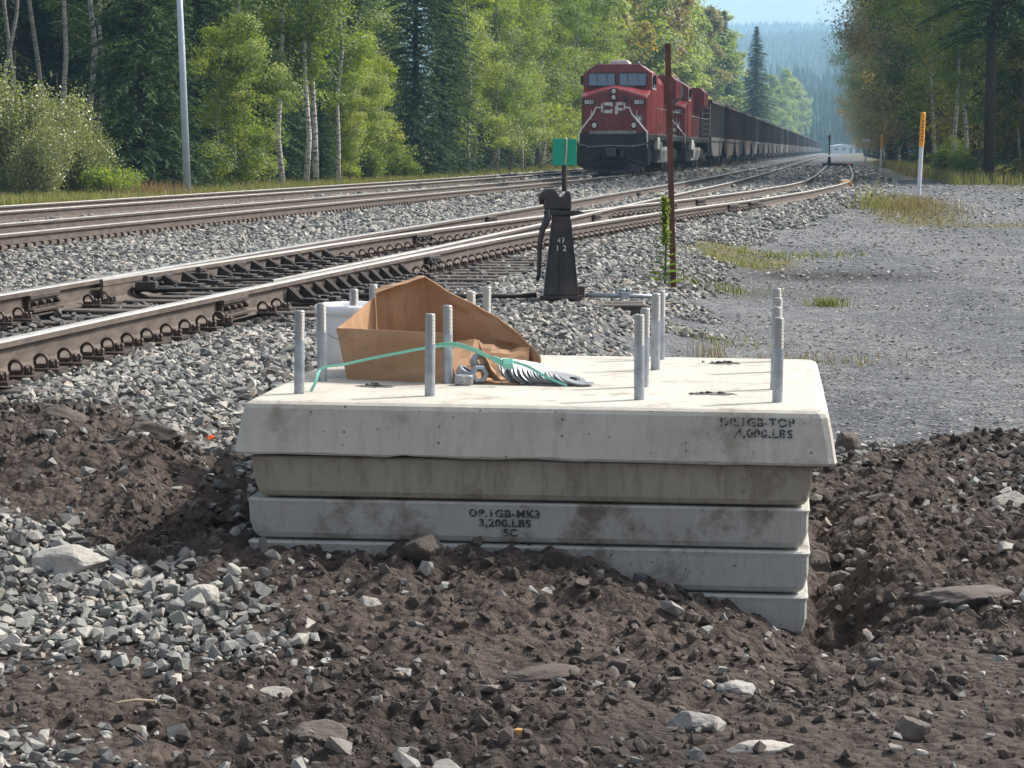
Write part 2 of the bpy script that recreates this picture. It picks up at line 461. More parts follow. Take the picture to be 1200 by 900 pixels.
def ground_material():
    m, nt, b = new_mat('ground_mix')
    tc = N(nt, 'ShaderNodeTexCoord')
    def vor(scale):
        v = N(nt, 'ShaderNodeTexVoronoi'); v.inputs['Scale'].default_value = scale
        nt.links.new(tc.outputs['Object'], v.inputs['Vector'])
        return v
    v1 = vor(26); v2 = vor(58); v3 = vor(8.5)
    sp = N(nt, 'ShaderNodeSeparateColor'); nt.links.new(v1.outputs['Color'], sp.inputs[0])
    sp2 = N(nt, 'ShaderNodeSeparateColor'); nt.links.new(v2.outputs['Color'], sp2.inputs[0])
    g1 = ramp(nt, sp.outputs[0], [(0, (0.030, 0.033, 0.040)), (.4, (0.087, 0.095, 0.108)), (.8, (0.161, 0.172, 0.189)), (1, (0.309, 0.323, 0.340))])
    g2 = ramp(nt, sp2.outputs[0], [(0, (0.037, 0.040, 0.046)), (.5, (0.101, 0.107, 0.119)), (.85, (0.168, 0.176, 0.193)), (1, (0.282, 0.288, 0.303))])
    gravel = mix(nt, 0.55, g1, g2)
    sp3 = N(nt, 'ShaderNodeSeparateColor'); nt.links.new(v3.outputs['Color'], sp3.inputs[0])
    gravel = mix(nt, 0.35, gravel, ramp(nt, sp3.outputs[0], [(0, (.07, .07, .075)), (.6, (.17, .17, .175)), (1, (.36, .36, .35))]))
    big = noise(nt, 0.55, 5, 0.6)
    gravel = mix(nt, ramp(nt, big, [(.35, (0, 0, 0)), (.7, (1, 1, 1))]), gravel, mix(nt, 0.45, gravel, (.175, .178, .182)))
    wear = ramp(nt, noise(nt, .35, 6, .7, mapscale=(1.6, .35, 1)), [(.36, (.68, .69, .72)), (.6, (1.12, 1.1, 1.06))])
    gravel = mix(nt, 1.0, gravel, wear, 'MULTIPLY')
    dn = noise(nt, 5, 8, 0.7)
    dirt = ramp(nt, dn, [(.25, (0.032, 0.025, 0.022)), (.5, (0.064, 0.049, 0.042)), (.72, (0.114, 0.092, 0.079))])
    dn2 = noise(nt, 45, 5, 0.7)
    dirt = mix(nt, 0.5, dirt, ramp(nt, dn2, [(.3, (0.036, 0.029, 0.026)), (.75, (0.133, 0.107, 0.092))]))
    damp = ramp(nt, noise(nt, .9, 5, .65), [(.40, (.62, .60, .58)), (.62, (1.25, 1.22, 1.18))])
    dirt = mix(nt, 1.0, dirt, damp, 'MULTIPLY')
    gr = ramp(nt, noise(nt, 2.5, 6, .7), [(.3, (.045, .055, .016)), (.55, (.12, .105, .038)), (.75, (.20, .155, .07))])
    da = attr(nt, 'dirt'); ga = attr(nt, 'grass'); oa = attr(nt, 'oil_shade')
    dj = ramp(nt, math_n(nt, 'ADD', da, math_n(nt, 'MULTIPLY', math_n(nt, 'SUBTRACT', dn, 0.5), 0.7)), [(.4, (0, 0, 0)), (.6, (1, 1, 1))])
    c = mix(nt, dj, gravel, dirt)
    c = mix(nt, ga, c, gr)
    c = mix(nt, math_n(nt, 'MULTIPLY', oa, 0.85), c, (.022, .019, .018))
    nt.links.new(c, b.inputs['Base Color'])
    b.inputs['Roughness'].default_value = 0.92
    b.inputs['Specular IOR Level'].default_value = 0.25
    h = math_n(nt, 'ADD', math_n(nt, 'MULTIPLY', v1.outputs['Distance'], -1.0), math_n(nt, 'MULTIPLY', dn2, 0.8))
    bump(nt, b, h, 1.0, 0.03)
    return m
M['ground'] = ground_material()

fd = vd[F].mean(1); fg = vg[F].mean(1)
dE = fcx - xE4(fcy)
zone = np.full(len(F), 1)                                    # 0 dirt, 1 ballast bed, 2 road, 3 verge
zone[(dE > np.interp(fcy, [0, 12, 18, 25, 38, 68, 200], [2.2, 2.6, 3.2, 2.7, 2.0, 1.4, 1.4]))] = 2
zone[fg > 0.5] = 3
zone[(fd > 0.5) | (fcy < 5.5)] = 0
GROUND = {}
for zi, nm in enumerate(['ground', 'ballast_bed', 'gravel_road', 'grass_verge']):
    Fz = F[zone == zi]
    used, inv = np.unique(Fz, return_inverse=True)
    me = np_mesh(nm, V[used], inv.reshape(-1, 4), M['ground'], {'dirt': np.maximum(vd, .9 * (fy < 12.2) * (fx < 1.2) * (fx > -6))[used], 'grass': vg[used], 'oil_shade': vo[used]}, smooth=True)
    GROUND[nm] = tag(link(nm, me), kind='structure')

# ------------------------------------------------------------------ stones
def hull_stone(seed, n=11, flat=0.75):
    r = np.random.default_rng(seed)
    p = r.normal(size=(n, 3)); p /= np.linalg.norm(p, axis=1)[:, None]
    p *= (0.78 + 0.35 * r.random((n, 1)))
    p *= np.array([1.05, 0.60 + .38 * r.random(), flat * (0.62 + .5 * r.random())])
    bm = bmesh.new()
    for q in p: bm.verts.new(q)
    bmesh.ops.convex_hull(bm, input=bm.verts[:])
    bmesh.ops.delete(bm, geom=[v for v in bm.verts if not v.link_faces], context='VERTS')
    bmesh.ops.triangulate(bm, faces=bm.faces[:])
    bmesh.ops.recalc_face_normals(bm, faces=bm.faces)
    bm.verts.ensure_lookup_table(); bm.verts.index_update()
    v = np.array([tuple(w.co) for w in bm.verts]); f = np.array([[w.index for w in q.verts] for q in bm.faces])
    bm.free()
    return v, f
STONES = [hull_stone(100 + i, 11 + i % 4) for i in range(14)]
FLATS = [hull_stone(170 + i, 10, .42) for i in range(8)]
CLODS = [hull_stone(140 + i, 14 + i % 3, .85) for i in range(8)]

def rand_rot(n, r, tilt=None):
    if tilt is None:
        q = r.normal(size=(n, 4)); q /= np.linalg.norm(q, axis=1)[:, None]
    else:
        a = r.random(n) * 2 * np.pi; b = r.normal(size=n) * tilt; c = r.random(n) * 2 * np.pi
        q1 = np.stack([np.cos(a / 2), 0 * a, 0 * a, np.sin(a / 2)], 1)
        q2 = np.stack([np.cos(b / 2), np.sin(b / 2) * np.cos(c), np.sin(b / 2) * np.sin(c), 0 * b], 1)
        w1, x1, y1, z1 = q2.T; w2, x2, y2, z2 = q1.T
        q = np.stack([w1*w2-x1*x2-y1*y2-z1*z2, w1*x2+x1*w2+y1*z2-z1*y2, w1*y2-x1*z2+y1*w2+z1*x2, w1*z2+x1*y2-y1*x2+z1*w2], 1)
    w, x, y, z = q.T
    R = np.empty((n, 3, 3))
    R[:, 0, 0] = 1-2*(y*y+z*z); R[:, 0, 1] = 2*(x*y-w*z); R[:, 0, 2] = 2*(x*z+w*y)
    R[:, 1, 0] = 2*(x*y+w*z); R[:, 1, 1] = 1-2*(x*x+z*z); R[:, 1, 2] = 2*(y*z-w*x)
    R[:, 2, 0] = 2*(x*z-w*y); R[:, 2, 1] = 2*(y*z+w*x); R[:, 2, 2] = 1-2*(x*x+y*y)
    return R

def scatter(name, pts, size, mat, r, tones, protos=STONES, tilt=0.5, extra=None):
    n = len(pts)
    pi = r.integers(0, len(protos), n)
    R = rand_rot(n, r, tilt)
    VV, FF, TT, base = [], [], [], 0
    for k, (pv, pf) in enumerate(protos):
        s = np.where(pi == k)[0]
        if len(s) == 0: continue
        w = np.einsum('nij,vj->nvi', R[s], pv) * size[s][:, None, None] + pts[s][:, None, :]
        VV.append(w.reshape(-1, 3))
        FF.append((pf[None] + (np.arange(len(s)) * len(pv))[:, None, None]).reshape(-1, 3) + base)
        TT.append(np.repeat(tones[s], len(pv)))
        base += len(s) * len(pv)
    me = np_mesh(name, np.concatenate(VV), np.concatenate(FF), mat, {'tone': np.concatenate(TT)})
    return link(name, me)

def stone_material(name, stops, rough=0.85):
    m, nt, b = new_mat(name)
    t = attr(nt, 'tone')
    geo = N(nt, 'ShaderNodeNewGeometry')
    n = noise(nt, 38, 6, .75, vec=geo.outputs['Position'])
    t2 = math_n(nt, 'ADD', t, math_n(nt, 'MULTIPLY', math_n(nt, 'SUBTRACT', n, .5), .42))
    dust = ramp(nt, noise(nt, 2.6, 5, .7, vec=geo.outputs['Position']), [(.42, (0, 0, 0)), (.66, (.45, .45, .45))])
    nt.links.new(mix(nt, dust, ramp(nt, t2, stops), (.135, .118, .100)), b.inputs['Base Color'])
    b.inputs['Roughness'].default_value = rough
    b.inputs['Specular IOR Level'].default_value = 0.3
    bump(nt, b, noise(nt, 75, 6, .75, vec=geo.outputs['Position']), 0.7, 0.008)
    return m
M['ballast'] = stone_material('ballast_stone', [(0, (0.076, 0.077, 0.076)), (.2, (0.157, 0.159, 0.154)), (.45, (0.234, 0.236, 0.222)), (.62, (0.264, 0.274, 0.243)), (.78, (0.368, 0.351, 0.317)), (.88, (0.433, 0.407, 0.365)), (.93, (0.228, 0.171, 0.125)), (.97, (0.391, 0.356, 0.311)), (1, (0.466, 0.435, 0.389))])
M['clod'] = stone_material('dirt_clod', [(0, (0.043, 0.034, 0.029)), (.5, (0.073, 0.059, 0.051)), (.8, (0.109, 0.088, 0.078)), (.93, (0.146, 0.131, 0.119)), (1, (0.202, 0.195, 0.181))], 0.95)
M['fieldstone'] = stone_material('field_stone', [(0, (0.075, 0.060, 0.051)), (.4, (0.122, 0.103, 0.089)), (.7, (0.188, 0.169, 0.152)), (1, (0.375, 0.362, 0.344))])

def frustum(x, y, m=1.2): return (np.abs(x) < 0.2145 * y + m) & (y > 5.3)
def jitter_grid(x0, x1, y0, y1, sp, r):
    xs = np.arange(x0, x1, sp); ys = np.arange(y0, y1, sp)
    a, b = np.meshgrid(xs, ys)
    a = a.ravel() + (r.random(a.size) - .5) * sp * 1.1; b = b.ravel() + (r.random(b.size) - .5) * sp * 1.1
    return a, b

r = np.random.default_rng(21)
bp, bs = [], []
def on_rail(x, y, w=0.085):
    k = np.zeros(len(x), bool)
    for fn in (xD1, xE4, xBn, xBf, xAn, xAf): k |= np.abs(x - fn(y)) < w
    k |= (np.abs(x - xE2(y)) < w) & (y > 17.5)
    k |= (np.abs(x - xD3(y)) < w) & (y > 17.5)
    return k
for (y0, y1, sp, rad) in [(6.0, 12, .050, .031), (6.0, 12, .030, .014), (12, 16, .046, .031), (16, 22, .056, .034), (22, 34, .078, .042), (34, 55, .115, .055), (55, 90, .19, .080), (90, 165, .34, .13)]:
    xm = 0.2145 * y1 + 1.0
    a, b = jitter_grid(-xm, xm, y0, y1, sp, r)
    dd = dirtness(a, b) * (b < 14); gg = grassness(a, b) * (b > 13)
    dE = a - xE4(b)
    edge = np.interp(b, [0, 10.5, 12.5, 18, 25, 38, 68, 200], [9.0, 9.0, 2.6, 3.0, 2.5, 1.8, 1.25, 1.2]) + (fbm(a * 1.3, b * 1.3, 55, 3) - .5) * 1.2
    u, v = blk_inv(a, b)
    dl = xAf(b) - a
    cD = (a - xD1(b)) / (xE4(b) - xD1(b))
    intrack = (cD > 0) & (cD < 1.0)
    keep = frustum(a, b, .9) & (dd < .03 + 1.02 * r.random(len(a)) ** 2.2) & (gg < .6) & (dE < edge) & ~on_rail(a, b) & (dl < 1.9)
    keep &= ~((np.abs(u) < 1.0) & (v > -.02) & (v < 2.1))
    keep &= ~((oil_shade_mask(a, b) > .3) & (r.random(len(a)) < .72) & (dE < 1))
    keep &= ~(intrack & (b < 30) & (r.random(len(a)) < .35))
    a, b = a[keep], b[keep]
    s = rad * (0.62 + 0.75 * r.random(len(a)) ** 2)
    z = ground_z(a, b) + s * (0.15 + .5 * r.random(len(a)))
    bp.append(np.stack([a, b, z], 1)); bs.append(s)
bp = np.concatenate(bp); bs = np.concatenate(bs)
def tones_for(p, r):
    t = r.random(len(p)) ** 1.0
    o = oil_shade_mask(p[:, 0], p[:, 1])
    return np.where(r.random(len(p)) < o * 1.2, t * .18, t)
bt = tones_for(bp, r)
pxs = bs / bp[:, 1]                                         # those that show largest become single stones
order = np.argsort(-pxs * (np.abs(bp[:, 0]) < 0.2145 * bp[:, 1]))
single = order[:260]
rest = order[260:]
tag(scatter('ballast_stones', bp[rest], bs[rest], M['ballast'], r, bt[rest]), 'loose angular grey ballast stones around the tracks', 'ballast', kind='stuff')

PROTO_ME = {}
def stone_mesh(k, tone, mk):
    key = (k, tone, mk)
    if key not in PROTO_ME:
        pv, pf = STONES[k]
        PROTO_ME[key] = np_mesh('stone', pv, pf, M[mk], {'tone': np.full(len(pv), tone)})
    return PROTO_ME[key]
def single_stone(p, s, tone, mk, parent, r, scl=(1, 1, 1)):
    o = link('stone', stone_mesh(int(r.integers(0, 14)), round(float(tone) * 8) / 8, mk), parent)
    o.location = p
    o.scale = (s * scl[0], s * scl[1], s * scl[2])
    o.rotation_euler = (r.normal() * .4, r.normal() * .4, r.random() * 6.28)
    return o
for i in single:
    single_stone(bp[i], bs[i], bt[i], 'ballast', GROUND['ballast_bed'], r)

# clods and stones in the dug earth
r = np.random.default_rng(33)
a, b = jitter_grid(-3.2, 5.0, 5.4, 12.9, .023, r)
dd = dirtness(a, b)
u, v = blk_inv(a, b)
dens = (0.16 + 1.5 * fbm(a * 2.1, b * 2.1, 66, 3) ** 2.4) * (1 - .55 * compact(a, b))
keep = frustum(a, b, 1.7) & (dd > .5) & (r.random(len(a)) < dens) & ~((np.abs(u) < 1.0) & (v > -.01) & (v < 2.1))
a, b, dd = a[keep], b[keep], dd[keep]
s = 0.0042 + 0.026 * r.random(len(a)) ** 5.0
big = r.random(len(a)) < (0.012 + .026 * sstep(.6, 1.3, a))
s = np.where(big, 0.018 + .036 * r.random(len(a)) ** 2, s)
z = ground_z(a, b) + ground_detail(a, b, dd) + s * .25
cp = np.stack([a, b, z], 1)
tone = np.clip(r.random(len(a)) ** 1.3, 0, 1)
tone = np.where(big & (r.random(len(a)) < .45), .6 + .3 * r.random(len(a)), tone)
tag(scatter('dirt_clods', cp[~big], s[~big], M['clod'], r, tone[~big] * .85, protos=CLODS, tilt=None), 'crumbly dark brown clods of freshly dug earth', 'soil', kind='stuff')
bi = np.where(big)[0]
bi = bi[np.argsort(-(s / b)[bi])]
for i in bi[:290]:
    single_stone(cp[i], s[i], tone[i] if tone[i] > .7 else r.random() * .8, 'fieldstone' if r.random() < .75 else 'clod', GROUND['ground'], r, (1, .85, .8))
if len(bi) > 290:
    tag(scatter('earth_stones', cp[bi[290:]], s[bi[290:]], M['fieldstone'], r, tone[bi[290:]]), 'small brown stones lying in the dug earth', 'stones', kind='stuff')
# loose chippings on the gravel road
r = np.random.default_rng(44)
rp, rs = [], []
for (y0, y1, sp, rad) in [(11, 17, .040, .012), (17, 26, .060, .016), (26, 45, .115, .026), (45, 80, .22, .045)]:
    a, b = jitter_grid(-1, 0.2145 * y1 + 1, y0, y1, sp, r)
    dE = a - xE4(b)
    k = frustum(a, b, .6) & (dE > 1.6) & (r.random(len(a)) < .40 + .7 * fbm(a * .9, b * .9, 71, 3)) & (dirtness(a, b) * (b < 14) < .5)
    a, b = a[k], b[k]
    s = rad * (.5 + 1.1 * r.random(len(a)) ** 3)
    rp.append(np.stack([a, b, ground_z(a, b) + s * .3], 1)); rs.append(s)
rp = np.concatenate(rp); rs = np.concatenate(rs)
tag(scatter('road_chippings', rp, rs, M['ballast'], r, r.random(len(rp)) * .88, protos=FLATS, tilt=.22), 'fine grey chippings scattered over the gravel road', 'gravel', kind='stuff')
# named large rocks, placed as in the photograph
def rock(x, y, sx, sy, sz, seed, mk, tone, label, rz=0.0, dz=0.0):
    from mathutils import noise as mnoise
    rr = np.random.default_rng(seed)
    pn = rr.normal(size=(17, 3)); pn /= np.linalg.norm(pn, axis=1)[:, None]
    pd = .62 + .38 * rr.random(17)
    bm = bmesh.new()
    bmesh.ops.create_icosphere(bm, subdivisions=4, radius=1.0)
    for w in bm.verts:                              # cut a ball by random planes, then roughen the broken faces
        d = np.array(w.co); d /= np.linalg.norm(d)
        k = pn @ d
        rad = min(1.05, float(np.min(np.where(k > .05, pd / np.maximum(k, .05), 9))))
        c = Vector(d * rad) * 2.4 + Vector((seed, 0, 0))
        w.co = Vector(d) * rad * (1 + mnoise.fractal(c, 0.9, 2.0, 5) * .07)
    me = bpy.data.meshes.new('rock'); bm.to_mesh(me); bm.free()
    me.polygons.foreach_set('use_smooth', [False] * len(me.polygons))
    at = me.attributes.new('tone', 'FLOAT', 'POINT'); at.data.foreach_set('value', np.full(len(me.vertices), tone, dtype=np.float32))
    me.materials.append(M[mk])
    o = link('rock', me)
    o.location = (x, y, float(ground_z(x, y)) + sz * .25 + dz); o.scale = (sx * .92, sy * .92, sz * .92); o.rotation_euler = (0.05, -0.06, rz)
    tag(o, label, 'rock', 'large rocks on the ground')
rock(-1.52, 8.1, .155, .10, .075, 501, 'ballast', .80, 'big pale grey boulder lying on the ballast heap at far left', -.25)
rock(-1.0, 7.62, .075, .06, .055, 502, 'ballast', .86, 'whitish angular rock on ballast beside the big pale boulder', .4)
rock(-0.52, 6.32, .085, .06, .045, 503, 'fieldstone', .30, 'dark flat rock in the earth at bottom left', -.3)
rock(-0.165, 6.02, .055, .05, .035, 504, 'fieldstone', .8, 'rounded grey rock at the bottom edge near centre', .2)
rock(0.50, 6.5, .085, .06, .045, 505, 'fieldstone', .85, 'grey rock just above the long white flat rock', -.3)
rock(0.66, 6.28, .115, .045, .028, 506, 'ballast', .86, 'long white flat rock in the earth at lower right', -.12)
rock(2.1, 9.95, .10, .055, .05, 507, 'ballast', .86, 'white elongated rock at the right edge of the picture', .3)
rock(1.22, 8.72, .055, .055, .055, 508, 'fieldstone', .55, 'tan rock at the trench beside the right side of the slabs', .2)
rock(1.17, 9.0, .075, .07, .075, 509, 'fieldstone', .35, 'larger brown rock leaning over the trench beside the slabs', .9)
rock(0.09, 7.05, .13, .08, .035, 510, 'clod', .75, 'flat brown slab of rock half buried before the mound', .1, -.01)
rock(1.10, 6.42, .05, .06, .06, 511, 'fieldstone', .35, 'upright brown rock at lower right', .5)
rock(1.55, 8.1, .19, .12, .045, 512, 'clod', .85, 'broad flat brown rock half buried right of the slabs', .1, -.01)
rock(0.66, 6.9, .06, .05, .035, 513, 'fieldstone', .95, 'small whitish rock in the earth below the slab corner', .2)
rock(-0.46, 7.62, .045, .035, .035, 514, 'ballast', .86, 'white pointed stone alone on the dark mound', .2)
rock(-0.68, 6.75, .055, .035, .025, 515, 'ballast', .88, 'bright white flat stone in the earth at lower left', -.4)
rock(-0.30, 8.03, .085, .075, .07, 516, 'clod', .35, 'dark clod on top of the earth mound against the slabs', .3, .03)
rock(0.16, 8.06, .06, .05, .05, 517, 'clod', .3, 'smaller dark clod on the mound right of the big clod', .3, .02)
rock(1.63, 11.6, .085, .07, .075, 518, 'fieldstone', .2, 'dark block of earth at the far edge of the dug soil', .3, .02)
rock(2.5, 11.4, .11, .09, .07, 519, 'fieldstone', .35, 'brown boulder on the far edge of the soil at right', .6)
rock(-1.95, 10.35, .11, .12, .085, 520, 'clod', .45, 'dark brown boulder in the earth heap at left edge', .6)
rock(-1.55, 10.1, .14, .09, .06, 521, 'clod', .6, 'brown lump on top of the earth heap at left', -.3)
# ------------------------------------------------------------------ tracks
RAIL_PROF = [(-.075, -.186), (.075, -.186), (.075, -.176), (.022, -.160), (.010, -.146), (.009, -.062), (.016, -.050), (.036, -.042), (.037, -.012), (.030, -.002), (.020, 0.0), (-.020, 0.0), (-.030, -.002), (-.037, -.012), (-.036, -.042), (-.016, -.050), (-.009, -.062), (-.010, -.146), (-.022, -.160), (-.075, -.176)]
def rail(name, fn, y0, y1, parent, top, dz=0.0, planed=None):
    ys = [y0]
    while ys[-1] < y1: ys.append(min(y1, ys[-1] + max(0.4, (ys[-1] - 10) * 0.03)))
    ys = np.array(ys)
    xs = fn(ys)
    n = len(RAIL_PROF)
    V, F, MI = [], [], []
    for i, (x, y) in enumerate(zip(xs, ys)):
        j0, j1 = max(i - 1, 0), min(i + 1, len(ys) - 1)
        t = np.array([xs[j1] - xs[j0], ys[j1] - ys[j0]]); t /= np.linalg.norm(t)
        wf = 1.0
        if planed: wf = np.interp(y, planed, [0.35, 1.0])
        for a, z in RAIL_PROF:
            aa = a * (wf if z > -.05 else 1.0)
            V.append((x + t[1] * aa, y - t[0] * aa, z + dz))
    for i in range(len(ys) - 1):
        for k in range(n):
            k2 = (k + 1) % n
            F.append((i * n + k, i * n + k2, (i + 1) * n + k2, (i + 1) * n + k))
            MI.append(1 if k in (8, 9, 10, 11, 12) else 0)
    me = bpy.data.meshes.new(name)
    nb = len(F)
    F.append(tuple(range(n))); MI.append(0)
    F.append(tuple(range((len(ys) - 1) * n, len(ys) * n))[::-1]); MI.append(0)
    me.from_pydata(V, [], F)
    me.materials.append(M['rail_side']); me.materials.append(top)
    me.polygons.foreach_set('material_index', MI)
    bm = bmesh.new(); bm.from_mesh(me); bmesh.ops.recalc_face_normals(bm, faces=bm.faces); bm.to_mesh(me); bm.free()
    me.update()
    return link(name, me, parent)

def heading(fn, y): return math.atan2(float(fn(y + .5) - fn(y - .5)), 1.0)

track_far = tag(empty('railway_track', (float(xAf(40)), 40, -.2)), 'farthest railway track running along the wood, behind the train track', 'railway track')
track_mid = tag(empty('railway_track', (float(xBf(40)), 40, -.2)), 'middle railway track on which the red locomotive stands', 'railway track')
turnout = tag(empty('railway_turnout', (float(xD1(20)), 20, -.2)), 'nearest railway track with the switch splitting into two branches', 'railway track')
def adopt(o, root):
    o.parent = root
    o.matrix_parent_inverse = Matrix.Translation(-Vector(root.location))
    return o
adopt(rail('rail', xAf, 12, 1500, None, M['rail_top_dull'], .002), track_far)
adopt(rail('rail', xAn, 12, 1500, None, M['rail_top_dull'], .002), track_far)
adopt(rail('rail', xBf, 10, 1500, None, M['rail_top'], 0), track_mid)
adopt(rail('rail', xBn, 10, 1500, None, M['rail_top'], 0), track_mid)
adopt(rail('rail', xD1, 6, 1500, None, M['rail_top'], 0), turnout)
adopt(rail('rail', xE4, 6, 160, None, M['rail_top_dull'], 0), turnout)
o = adopt(rail('switch_point', lambda y: xE2(y) + np.where(y < 24, .012, 0), 18.1, 160, None, M['rail_top_dull'], -.004, (18.1, 23)), turnout)
o = adopt(rail('switch_point', lambda y: xD3(y) - np.clip((24 - y) * .012, 0, .07), 18.1, 1500, None, M['rail_top_dull'], -.007, (18.1, 23)), turnout)
# timber ties
def make_tie(L):
    mb = MB(); mb.box((0, 0, 0), (L, .23, .2))
    return mb.build('tie', M['tie'], None, bevel=.008, seg=1)
r = np.random.default_rng(4)
def lay_ties(root, fl, fr, y0, y1, sp, over, zt=-.188, lens=None):
    proto = {}
    y = y0
    while y < y1:
        xl, xr = float(fl(y)), float(fr(y))
        L = xr - xl + 2 * over
        key = round(L * 4) / 4
        if key not in proto:
            o = make_tie(key); proto[key] = o
        else:
            o = proto[key].copy(); COL.objects.link(o)
        o.location = ((xl + xr) / 2 + r.normal() * .03, y + r.normal() * .02, zt - .1 + r.normal() * .003)
        o.rotation_euler = (0, 0, -heading(fl, y) + r.normal() * .01)
        adopt(o, root)
        y += sp
lay_ties(turnout, xD1, xE4, 9.2, 17.2, .56, .45, -.212)
lay_ties(turnout, xD1, xE4, 17.3, 28, .56, .95)
lay_ties(turnout, xD1, xE4, 28, 60, .56, .5, -.2)
lay_ties(track_mid, xBf, xBn, 22, 97, .56, .55)
lay_ties(track_far, xAf, xAn, 28, 70, .8, .5)
# rail clips: a spring ring on a shouldered plate, on the camera side of the rail
def make_clip():
    mb = MB()
    pts = []
    for k in range(15):
        w = -0.75 + k / 14 * (math.pi + 1.5)
        pts.append((.020 + .046 * math.cos(w), -.015 + .035 * (k / 14), .036 + .046 * math.sin(w)))
    mb.tube(pts, .0115, 6)
    mb.box((.02, .01, .008), (.06, .06, .03))
    for dx in (.085, .120):
        mb.lathe([(.0, .0), (.017, .0), (.017, .016), (.012, .020), (.016, .024), (.016, .040), (.010, .050), (.0, .052)], (dx, .0, .0), 6)
    mb.box((.03, .01, -.012), (.26, .18, .02))
    return mb
CLIP = make_clip().build('rail_clip', M['clip'], None)
COL.objects.unlink(CLIP)
def clip_row(root, fn, y0, y1, sp, side=1, skip=()):
    y = y0; n = 0
    while y < y1:
        if not any(a < y < b for a, b in skip):
            o = CLIP.copy(); COL.objects.link(o)
            h = heading(fn, y)
            o.location = (float(fn(y)) + side * .082, y, -.172); o.scale = (.86, .9, .84)
            o.rotation_euler = (r.normal() * .05, 0, -h + (0 if side > 0 else math.pi))
            adopt(o, root); n += 1
        y += sp * (1 + r.normal() * .02)
    return n
nc = clip_row(turnout, xE4, 11.1, 48, .365, 1, [(17.55, 21.8), (16.1, 16.75)])
nc += clip_row(turnout, xD1, 13.0, 18.2, .365, 1, [(16.6, 17.4)])
nc += clip_row(turnout, xE2, 23.4, 46, .42, 1)
# plain spikes along the middle track
sp_mb = MB()
y = 24.0
while y < 96:
    x = float(xBn(y)) + .088
    sp_mb.box((x, y, -.165), (.035, .03, .05)); sp_mb.box((x - .012, y, -.135), (.05, .035, .014))
    sp_mb.box((x + .02, y + .12, -.186), (.16, .2, .016))
    y += .28
tag(adopt(sp_mb.build('spikes', M['clip'], None), track_mid), kind='stuff')
# braces holding the stock rail at the switch
def make_brace():
    mb = MB()
    mb.box((.17, 0, -.178), (.40, .16, .022))
    for s in (-.028, .028):
        mb.prism([(.018, -.155), (.14, -.165), (.14, -.135), (.048, -.052), (.03, -.05)], s - .011, s + .011, 'y')
    mb.box((.20, 0, -.150), (.10, .12, .035)); mb.box((.29, 0, -.155), (.07, .15, .03))
    mb.lathe([(0, 0), (.02, 0), (.02, .045), (0, .05)], (.25, .04, -.165), 6)
    return mb
BR = make_brace().build('rail_brace', M['iron'], None, bevel=.004, seg=1)
COL.objects.unlink(BR)
for k in range(11):
    y = 17.9 + k * .375
    o = BR.copy(); COL.objects.link(o); o.location = (float(xE4(y)), y, 0); o.rotation_euler = (0, 0, -heading(xE4, y)); adopt(o, turnout)
for k in range(12):
    y = 18.9 + k * .5
    o = BR.copy(); COL.objects.link(o); o.name = 'slide_plate'; o.location = (float(xE2(y)) + .04, y, 0); o.scale = (1.1, 1, .75); o.rotation_euler = (0, 0, -heading(xE2, y)); adopt(o, turnout)
# joint bars and blocks
def joint(fn, y, L=.55, side=1, dark=False, hgt=.10):
    mb = MB()
    mb.box((side * .040, 0, -.055), (.055, L, .030)); mb.box((side * .030, 0, -.10), (.035, L * .96, hgt)); mb.box((side * .055, 0, -.150), (.07, L, .022))
    for k in range(4):
        mb.lathe([(0, 0), (.020, 0), (.020, .03), (.013, .04), (0, .042)], (side * .048, (-.375 + k * .25) * L, -.10), 6, axis='x')
    o = mb.build('joint_bar', M['iron'] if dark else M['clip'], None, bevel=.003, seg=1)
    o.location = (float(fn(y)), y, 0); o.rotation_euler = (0, 0, -heading(fn, y))
    adopt(o, turnout)
joint(xD1, 16.95, .62); joint(xE4, 16.42, .60); joint(xE2, 29.0, .8); joint(xE4, 23.0, .5, dark=True)
joint(xD1, 36.8, .8); joint(xD3, 38.2, .8); joint(xE2, 46.4, 1.0); joint(xE2, 49.8, 1.0); joint(xE4, 44.8, 1.0); joint(xE4, 47.3, 1.0); joint(xE2, 21.5, .5, dark=True); joint(xE2, 19.4, .5, dark=True)
# switch rods between the points
for y in (18.75, 20.1):
    mb = MB()
    xl, xr = float(xE2(y)), float(xD3(y))
    mb.box(((xl + xr) / 2, y, -.115), (xr - xl - .06, .07, .018)); mb.box((xl + .14, y, -.09), (.16, .12, .07)); mb.box((xr - .16, y, -.09), (.16, .12, .07))
    mb.lathe([(0, 0), (.03, 0), (.03, .05), (0, .055)], (xl + .14, y, -.06), 6)
    mb.lathe([(0, 0), (.03, 0), (.03, .05), (0, .055)], (xr - .16, y, -.06), 6)
    adopt(mb.build('switch_rod', M['iron'], None, bevel=.004, seg=1), turnout)
# closing beam and stop at the end of the right-hand branch
mb = MB(); mb.box((float(xE2(160.2)) + .7, 160.4, -.06), (2.0, .35, .32))
adopt(mb.build('stop_beam', M['tie'], None, bevel=.02), turnout)
mb = MB(); mb.box((float(xE4(159.6)), 159.6, .03), (.25, .3, .12))
adopt(mb.build('stop_block', M['orange'], None, bevel=.02), turnout)
dr = empty('derail', (float(xE4(76)) - .05, 76, -.05))
mb = MB(); mb.prism([(-.32, -.12), (.16, -.12), (.16, .03), (.02, .13), (-.25, .06)], -.45, .35); mb.build('shoe', M['yellow'], dr, bevel=.02)
mb = MB(); mb.box((-.1, .1, .1), (.34, .4, .07)); mb.build('wedge', M['white_paint'], dr, bevel=.02)
dr.scale = (.7, .7, .7)
tag(dr, 'small orange and white derail clamped on the right-hand rail', 'derail')

